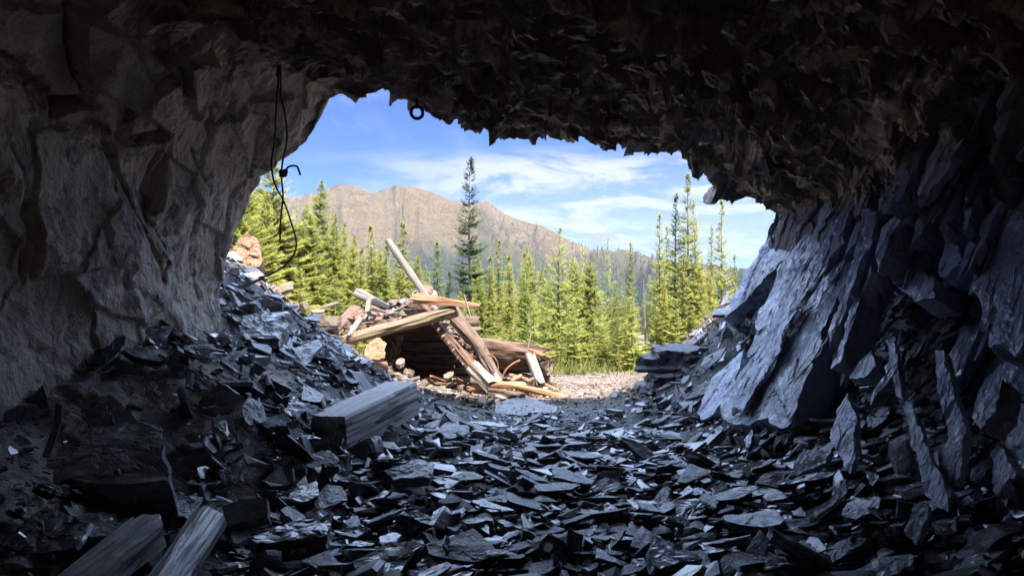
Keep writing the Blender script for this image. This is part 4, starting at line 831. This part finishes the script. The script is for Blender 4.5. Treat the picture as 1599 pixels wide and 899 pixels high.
for k in range(22):
    x_ = rsh.uniform(600, 860); y_ = rsh.uniform(590, 604); an = rsh.uniform(-.5, .5); ln = rsh.uniform(8, 24); yk = 1.65 * F / (y_ - 449.5 + 6)
    lg('debris_plank', (x_ - ln * math.cos(an) / 2, y_ - ln * math.sin(an) / 2), (x_ + ln * math.cos(an) / 2, y_ + ln * math.sin(an) / 2), rsh.uniform(.012, .028), [M_wood_dark, M_wood_grey, M_wood_red, M_wood_orange][k % 4], 10.2 + rsh.uniform(-.2, .3), 10.3 + rsh.uniform(-.2, .3), square=.7, rx=1.8, seed=330 + k, nseg=8)
# slope of reddish planks at the far left
for k in range(6):
    lg('plank', (515 + k * 5, 520 - k * 3), (556 + k * 6, 482 + k * 3), .055, [M_wood_red, M_wood_dark][k % 2], 10.5 + k * .12, 11.6, square=.85, rx=1.7, seed=130 + k, splinter=.08)
# loose timbers leaning on or lying around it
def loose(nm, a, b, r_, m, ya, yb, label, cat, **kw): return tag(lg(nm, a, b, r_, m, ya, yb, parent=None, **kw), label, cat)
loose('long_beam', (546, 529), (704, 487), [.075, .088], M_wood_tan, 10.35, 10.25, 'smooth tan round beam lying slanted across the cabin front', 'beam', nseg=22, wob=.09)
loose('leaning_pole', (740, 583), (608, 379), [.06, .05], M_wood_grey, 10.6, 10.9, 'long grey split pole leaning steeply above the cabin ruin', 'pole', wob=.14, splinter=.06, via=[(664, 462)], nseg=12)
loose('cracked_board', (652, 466), (743, 477), [.07, .03], M_wood_orange, 10.3, 10.1, 'orange-ended cracked grey board across the top of the ruin', 'board', square=.4, wob=.18)
loose('white_stake', (727, 468), (733, 489), .012, M_wood_pale, 10.0, 10.0, 'thin white stake standing at the tip of the cracked board', 'stake', nseg=6)
loose('fallen_log', (562, 460), (609, 482), [.08, .055], M_wood_grey, 11.6, 11.3, 'thick bleached log end jutting up behind the roof at left', 'log', nseg=16)
loose('white_post', (575, 474), (571, 498), .035, M_wood_pale, 10.8, 10.7, 'short white split post among the reddish planks', 'post')
loose('white_post', (560, 502), (548, 520), .035, M_wood_pale, 10.5, 10.3, 'white splintered board end lower left of the short post', 'board', square=.6)
loose('dead_branch', (486, 490), (524, 474), [.018, .03], M_wood_grey, 11.0, 11.0, 'bleached dead branch sticking left over the scree top', 'branch', via=[(500, 481)])
loose('dead_branch', (497, 494), (484, 484), .012, M_wood_grey, 11.0, 10.9, 'small twig crossing under the bleached dead branch', 'twig')
loose('curved_pole', (740, 607), (902, 627), [.05, .04], M_wood_orange, 10.1, 9.95, 'long orange curved pole lying on the ground before the cabin', 'pole', via=[(784, 600), (842, 611)], nseg=14, wob=.15)
loose('leaning_plank', (829, 560), (842, 595), .05, M_wood_pale, 10.5, 10.2, 'pale plank leaning against the right end of the log wall', 'plank', square=.9, rx=1.3)
loose('dark_plank', (770, 612), (812, 618), .045, M_wood_dark, 9.8, 9.7, 'short dark plank lying behind the orange curved pole', 'plank', square=.8)
loose('red_board', (800, 588), (832, 597), .035, M_wood_orange, 10.6, 10.2, 'small orange board at the foot of the pale leaning plank', 'board', square=.8)
for i, (x_, y_, m, lab) in enumerate([(838, 552, M_wood_orange, 'orange rotten chunk, left one on the end of the big top log'), (848, 555, M_wood_red, 'red-brown rotten chunk, right one on the end of the big top log')]):
    loose('wood_chunk', (x_ - 9, y_ - 3), (x_ + 8, y_ + 3), .035, m, 10.7, 10.6, lab, 'wood', wob=.3, splinter=.08)
def arc(pts, Yk): return [PV(a, b, Yk) for a, b in pts]
tag(log_obj('wire_hoop', arc([(757, 556), (762, 553), (770, 556), (776, 564), (778, 574), (775, 582)], 10.4), .007, M_wood_orange, nseg=6, res=.03, smooth=True), 'thin rusty wire hoop against the log wall', 'wire')
tag(log_obj('bent_stick', arc([(783, 594), (786, 584), (792, 575), (802, 567), (812, 562)], 10.3), .013, M_wood_orange, nseg=6, res=.03, smooth=True), 'bent orange stick leaning beside the wire hoop', 'stick')
tag(log_obj('dead_branch', arc([(822, 552), (826, 536), (830, 516)], 10.9), .012, M_wood_pale, nseg=6, res=.03), 'upright bare pale twig behind the right log wall', 'twig')

# ------------------------------------------------------------------ trees
def tree_meshes(seed, H, R, nb, dens=1.0, droop=.35, low=.06, p_=.85, lm=None, spray=1.0, thin=1.0):
    r = np.random.default_rng(seed); V = []; 
    bz = low * H + (H - low * H) * (np.sort(r.uniform(0, 1, nb)) ** .95); TV = []; TF = []
    def tube(a, b, ra, rb_, k=5):
        base = len(TV); d = (b - a) / (np.linalg.norm(b - a) + 1e-9); s = np.cross(d, [0, 0, 1.0]); s = s / (np.linalg.norm(s) + 1e-9) if np.linalg.norm(s) > 1e-3 else np.array([1.0, 0, 0]); u = np.cross(s, d)
        for c, ra_ in ((a, ra), (b, rb_)):
            for j in range(k): an = 6.283 * j / k; TV.append(c + ra_ * (math.cos(an) * s + math.sin(an) * u))
        for j in range(k): TF.append((base + j, base + (j + 1) % k, base + k + (j + 1) % k, base + k + j))
    tr = .009 * H + .008; c0 = np.array([0, 0, -.3]); bend = r.normal(0, .008 * H, 2)
    for i in range(8):
        z1 = H * (i + 1) / 8; c1 = np.array([bend[0] * math.sin(z1 / H * 3), bend[1] * math.sin(z1 / H * 3), z1]); tube(c0, c1, tr * (1 - i / 8) + .006, tr * (1 - (i + 1) / 8) + .004, 8); c0 = c1
    Kc = []
    for z in bz:
        f = z / H; L_ = R * (max(0, 1 - f) ** p_ + .02) * r.uniform(.62, 1.12); a = r.uniform(0, 6.283); d0 = np.array([math.cos(a), math.sin(a), 0]); side = np.array([-d0[1], d0[0], 0])
        up = .5 * f - droop * (1 - f); n = max(3, int(L_ / (.055 * spray))); bx = bend * math.sin(f * 3); prev = np.array([bx[0], bx[1], z])
        for i in range(1, n + 1):
            t = i / n; pos = np.array([bx[0], bx[1], z]) + d0 * L_ * t + np.array([0, 0, L_ * (up * t + .18 * t * t)])
            if i % 3 == 0 or i == n: tube(prev, pos, .012 * (1.1 - t) * L_ / R * 1.2 + .002, .003, 3); prev = pos
            if r.uniform() > dens: continue
            wl_ = (.30 * L_ * (1.15 - t) + .05) * r.uniform(.7, 1.2) * thin
            for sg in (-1, 1):
                dd = d0 * .75 + side * sg * r.uniform(.5, 1.0) + np.array([0, 0, r.uniform(-.18, .12)]); dd /= np.linalg.norm(dd); ww = np.cross(dd, [r.normal(0, .35), r.normal(0, .35), 1.0]); ww /= np.linalg.norm(ww); wd = r.uniform(.016, .028) * spray + .09 * wl_
                e = pos + dd * wl_; mid_ = pos + dd * wl_ * .45; V += [pos, mid_ + ww * wd, e + [0, 0, -.04 * wl_], mid_ - ww * wd]
            # needles standing up along the twig
            V += [pos - side * .012, pos + side * .012, pos + [0, 0, .05 * spray] + d0 * .05 + side * .01, pos + [0, 0, .045 * spray] + d0 * .05 - side * .01]
    for i in range(14):
        z = H * (1 - .05 * (i / 14)); a = r.uniform(0, 6.28); dd = np.array([math.cos(a), math.sin(a), .8]); o = np.array([0, 0, z]); s = np.array([-dd[1], dd[0], 0]) * .02; l_ = .05 + .012 * i; V += [o - s, o + s, o + dd * l_ + s * .3, o + dd * l_ - s * .3]
    V = np.array(V); Fq = np.arange(len(V)).reshape(-1, 4)
    a = mesh('crown', V, Fq, lm); me1 = a.data; bpy.data.objects.remove(a); a = mesh('trunk', np.array(TV), TF, M_bark); me2 = a.data; bpy.data.objects.remove(a); return me1, me2
PR = {
 'spire0': tree_meshes(1, 6, .70, 300, lm=M_leaf_g), 'spire1': tree_meshes(2, 6, .78, 290, lm=M_leaf_y), 'spire2': tree_meshes(3, 6, .62, 260, lm=M_leaf_g, dens=.85),
 'dark': tree_meshes(4, 6, .85, 220, lm=M_leaf_d, droop=.25, p_=.75), 'full0': tree_meshes(5, 6, 1.45, 420, lm=M_leaf_y, p_=.8), 'full1': tree_meshes(6, 6, 1.3, 400, lm=M_leaf_g, p_=.85), 'full2': tree_meshes(7, 6, 1.55, 400, lm=M_leaf_y, p_=.7, droop=.1),
 'larch0': tree_meshes(8, 6, 1.15, 210, lm=M_leaf_l, dens=.7, droop=0, thin=.8, p_=.7, low=.12), 'larch1': tree_meshes(9, 6, 1.0, 170, lm=M_leaf_l, dens=.6, droop=-.1, thin=.8, low=.2), 'bare': tree_meshes(10, 6, .38, 90, lm=M_leaf_d, dens=.35, thin=.6, low=.12),
 'young0': tree_meshes(11, 6, 1.9, 120, lm=M_leaf_g, p_=.8, spray=2.0), 'young1': tree_meshes(12, 6, 2.1, 120, lm=M_leaf_y, p_=.75, spray=2.2)}
rt = np.random.default_rng(9)
def tree(kind, px, pytop, Yk, label, group='conifers beyond the clearing', name='fir_tree', wide=1.0):
    top_ = P(px, pytop, Yk); g = gz1(top_[0], Yk) - .05; H = top_[2] - g; e = empty(name, (top_[0], Yk, g), label, 'tree', group, rz=rt.uniform(0, 6.28)); s = H / 6; e.scale = (s * wide, s * wide, s)
    c, t = PR[kind]; tr_ = link(t, 'trunk', e); cr = link(c, 'crown', e); e.rotation_euler = (rt.normal(0, .02), rt.normal(0, .02), e.rotation_euler[2]); return e
T = [('full1', 752, 432, 17, 'low full fir hiding the foot of the tall dark fir', 1.1), ('full1', 722, 455, 17.5, 'low bushy fir just behind the cracked board tip', 1.1), ('full2', 382, 278, 16, 'broad bright fir at the very left rock edge', 1.2), ('full0', 440, 240, 19, 'broad yellow-green fir directly behind the knotted cable', 1.25), ('full2', 398, 268, 21, 'yellow-green fir half hidden by the left rock edge', 1.2), ('full1', 414, 300, 17, 'lower yellow-green fir left of the cable loop', 1.1),
     ('full0', 495, 283, 24, 'tall yellow-green fir against the left mountain foot', 1.1), ('full2', 474, 322, 20, 'bushy yellow-green fir between the cable and the left mountain', 1.1), ('full1', 520, 335, 22, 'yellow-green fir right of the tall one by the left mountain', 1.0),
     ('full0', 550, 368, 21, 'mid-green fir left of the double-topped pair', .9), ('spire1', 578, 352, 23, 'pointed fir above the bleached log end', 1.5), ('spire0', 561, 388, 19, 'smaller pointed fir above the reddish planks', 1.6), ('spire1', 603, 382, 22, 'fir behind the top of the leaning pole, left side', 1.5),
     ('spire1', 628, 346, 25, 'brownish-tipped tall fir behind the leaning pole', 1.6), ('full1', 650, 400, 21, 'fir right behind the middle of the leaning pole', 1.0), ('spire2', 680, 376, 26, 'thin fir halfway between pole and the tall dark fir', 1.4), ('spire0', 700, 425, 20, 'short fir left of the tall dark fir', 1.6),
     ('dark', 740, 247, 19.5, 'tallest dark fir standing alone before the mountain', 1.0), ('spire0', 764, 400, 20, 'short fir at the right foot of the tall dark fir', 1.5), ('spire2', 781, 372, 23, 'thin fir right of the tall dark fir', 1.4), ('spire0', 798, 398, 22, 'narrow fir in the middle of the treeline', 1.3),
     ('larch0', 822, 384, 20, 'wispy pale larch left of the widest larch', 1.0), ('larch0', 874, 356, 19, 'widest wispy larch in the middle of the treeline', 1.25), ('spire2', 850, 418, 22, 'small fir between the two wispy larches', 1.4), ('larch1', 905, 385, 24, 'faint larch right of the widest larch', 1.0),
     ('larch1', 945, 372, 18.5, 'thin larch with a visible dark trunk', .9), ('spire0', 925, 430, 23, 'low fir left of the thin larch', 1.4), ('spire2', 984, 377, 18, 'slim dark-trunked fir standing forward of the treeline', 1.1), ('bare', 1008, 425, 17.5, 'nearly bare dead spindly tree left of the right cluster', 1.0),
     ('spire1', 1032, 333, 20, 'leftmost tall spire of the right cluster', 1.0), ('spire0', 1052, 304, 19, 'second spire from the left in the right cluster', 1.05), ('spire1', 1079, 270, 18.5, 'tallest spire in the right cluster', 1.0), ('spire0', 1095, 313, 19.5, 'spire just right of the tallest in the right cluster', 1.0),
     ('spire2', 1112, 352, 21, 'shorter spire in the gap of the right cluster', 1.1), ('spire1', 1128, 310, 18, 'tall spire at the right end of the cluster', .9), ('spire0', 1149, 398, 20, 'short spire last on the right before the rock', 1.0), ('spire2', 1041, 352, 22, 'spire behind the two left ones of the right cluster', 1.2),
     ('spire0', 1066, 372, 17.5, 'shorter bushy spire in front of the right cluster', 1.3), ('full1', 1105, 430, 17, 'low full fir in front of the right cluster', .9), ('spire1', 960, 440, 22, 'short fir between the thin larch and the slim fir', 1.5), ('full1', 1040, 440, 17.5, 'low full fir at the left foot of the right cluster', .9)]
for kd, px, pt, Yk, lab, wd in T: tree(kd, px, pt, Yk, lab, name='larch_tree' if 'larch' in kd else 'fir_tree', wide=wd)
# the wood behind, tree by tree
kinds = ['spire0', 'spire1', 'spire2', 'full1', 'full0', 'larch0', 'full2']
MK = [(400, 'behind the left rock edge'), (500, 'below the left mountain'), (600, 'behind the bleached log end'), (680, 'behind the leaning pole'), (740, 'behind the tall dark fir'), (820, 'behind the thin firs'), (890, 'behind the widest larch'), (960, 'behind the thin larch'), (1010, 'behind the spindly tree'), (1090, 'behind the right cluster'), (1180, 'behind the right rock')]
cnt = {}
for k in range(95):
    Yk = rt.uniform(21, 44); px = rt.uniform(340, 1190)
    tp = 405 + rt.uniform(-16, 60) + (30 if 940 < px < 1020 else 0) - (45 if px < 560 else 0) + (20 if 640 < px < 730 else 0) + (12 if px > 1100 else 0)
    mk = min(MK, key=lambda m_: abs(m_[0] - px))[1]; kd = kinds[int(rt.integers(7))] if k % 9 else 'bare'
    sz = 'very short' if tp > 450 else 'short' if tp > 430 else 'medium' if tp > 410 else 'tall'
    lab = f'{sz} {"bare spindly tree" if kd == "bare" else "wispy larch" if "larch" in kd else "narrow fir" if "spire" in kd else "bushy fir"} farther back {mk}'
    tree(kd, px, tp, Yk, lab, 'conifers of the wood behind', 'larch_tree' if 'larch' in kd else 'fir_tree', 1.3 if 'spire' in kd else 1.1)
for k in range(75):
    Yk = rt.uniform(15.6, 20); px = rt.uniform(370, 1150) if k < 60 else rt.uniform(860, 990); h = rt.uniform(.5, 1.7); g = gz1((px - 799.5) / F * Yk, Yk); pt = 449.5 - (g + h - CAMZ) / Yk * F
    mk = min(MK, key=lambda m_: abs(m_[0] - px))[1].replace('behind', 'before'); lab = f'{"tiny" if h < .8 else "knee-high" if h < 1.1 else "young"} bright green fir sapling {mk}'
    tree('young0' if k % 2 else 'young1', px, pt, Yk, lab, 'fir saplings along the clearing edge', 'fir_sapling')
# forest floor grass and undergrowth
r = np.random.default_rng(4); n_g = 42000; gx_ = r.uniform(-.45, .36, n_g); gy_ = 14.6 + 16 * r.uniform(0, 1, n_g) ** 1.6; keep = (gy_ > 14.6 + .5 * np.sin(gx_ * 40) + 1.2 * (gx_ > .1)) | (r.uniform(0, 1, n_g) < .06); gx_ = gx_[keep] * gy_[keep]; gy_ = gy_[keep]
n_g = len(gx_); gz_ = ground_z(gx_, gy_); hgt = r.uniform(.05, .22, n_g) * (1 + (r.uniform(0, 1, n_g) < .15)); aa = r.uniform(0, 6.28, n_g); wv = np.stack([np.cos(aa), np.sin(aa), aa * 0], 1) * (.012 + .03 * hgt)[:, None]; ln_ = np.stack([r.normal(0, .3, n_g), r.normal(0, .3, n_g), np.ones(n_g)], 1) * hgt[:, None]
b0 = np.stack([gx_, gy_, gz_ - .01], 1); Vg = np.stack([b0 - wv, b0 + wv, b0 + ln_], 1).reshape(-1, 3)
tag(mesh('grass', Vg, np.arange(len(Vg)).reshape(-1, 3), M_grass), kind='stuff')
M_far = leafmat('far_forest_needles', (.06, .10, .045), (.13, .17, .07), .2)
# distant forest on the mountain slopes: far too many to count
r = np.random.default_rng(6); n_f = 60000; ia = r.integers(250, 650, n_f); ir = r.integers(kk + 1, len(rr_) - 2, n_f); base_p = Vt[ia, ir] + r.uniform(0, 1, (n_f, 1)) * (Vt[ia, ir + 1] - Vt[ia, ir]) + r.uniform(0, 1, (n_f, 1)) * (Vt[ia + 1, ir] - Vt[ia, ir])
nzv = fbm(base_p / 350, 5, 66); lim = 60 + 420 * nzv + 190 * ss(-.02, .12, base_p[:, 0] / base_p[:, 1]); ok = (base_p[:, 2] < lim + r.normal(0, 40, n_f)) & (np.hypot(base_p[:, 0], base_p[:, 1]) > 1150); base_p = base_p[ok]; n_f = len(base_p)
h_ = r.uniform(7, 15, n_f); R_ = h_ * .2; a0 = r.uniform(0, 6.28, n_f); ring_ = [base_p + np.stack([np.cos(a0 + k * 2.094) * R_, np.sin(a0 + k * 2.094) * R_, -.5 + 0 * R_], 1) for k in range(3)]; ap = base_p + np.stack([0 * h_, 0 * h_, h_], 1)
Vf = np.stack(ring_ + [ap], 1).reshape(-1, 3); i0 = np.arange(n_f) * 4; Ff = np.concatenate([np.stack([i0, i0 + 1, i0 + 3], 1), np.stack([i0 + 1, i0 + 2, i0 + 3], 1), np.stack([i0 + 2, i0, i0 + 3], 1)])
tag(mesh('distant_forest', Vf, Ff, M_far), kind='stuff')
# ------------------------------------------------------------------ air
hv = bpy.data.materials.new('haze'); hv.use_nodes = True; t_ = hv.node_tree; t_.nodes.clear(); o_ = t_.nodes.new('ShaderNodeOutputMaterial'); pv = t_.nodes.new('ShaderNodeVolumePrincipled'); pv.inputs['Density'].default_value = .00007; pv.inputs['Color'].default_value = (.78, .88, 1, 1); t_.links.new(pv.outputs[0], o_.inputs['Volume'])
topz = float(Vt[:, :, 2].max()) + 30; botz = min(float(Vt[:, :, 2].min()), -12) - 1
hb, hf = box_geo((0, 2000, (topz + botz) / 2), 9000, 4600, topz - botz)
tag(mesh('haze', hb, hf, hv), kind='stuff')
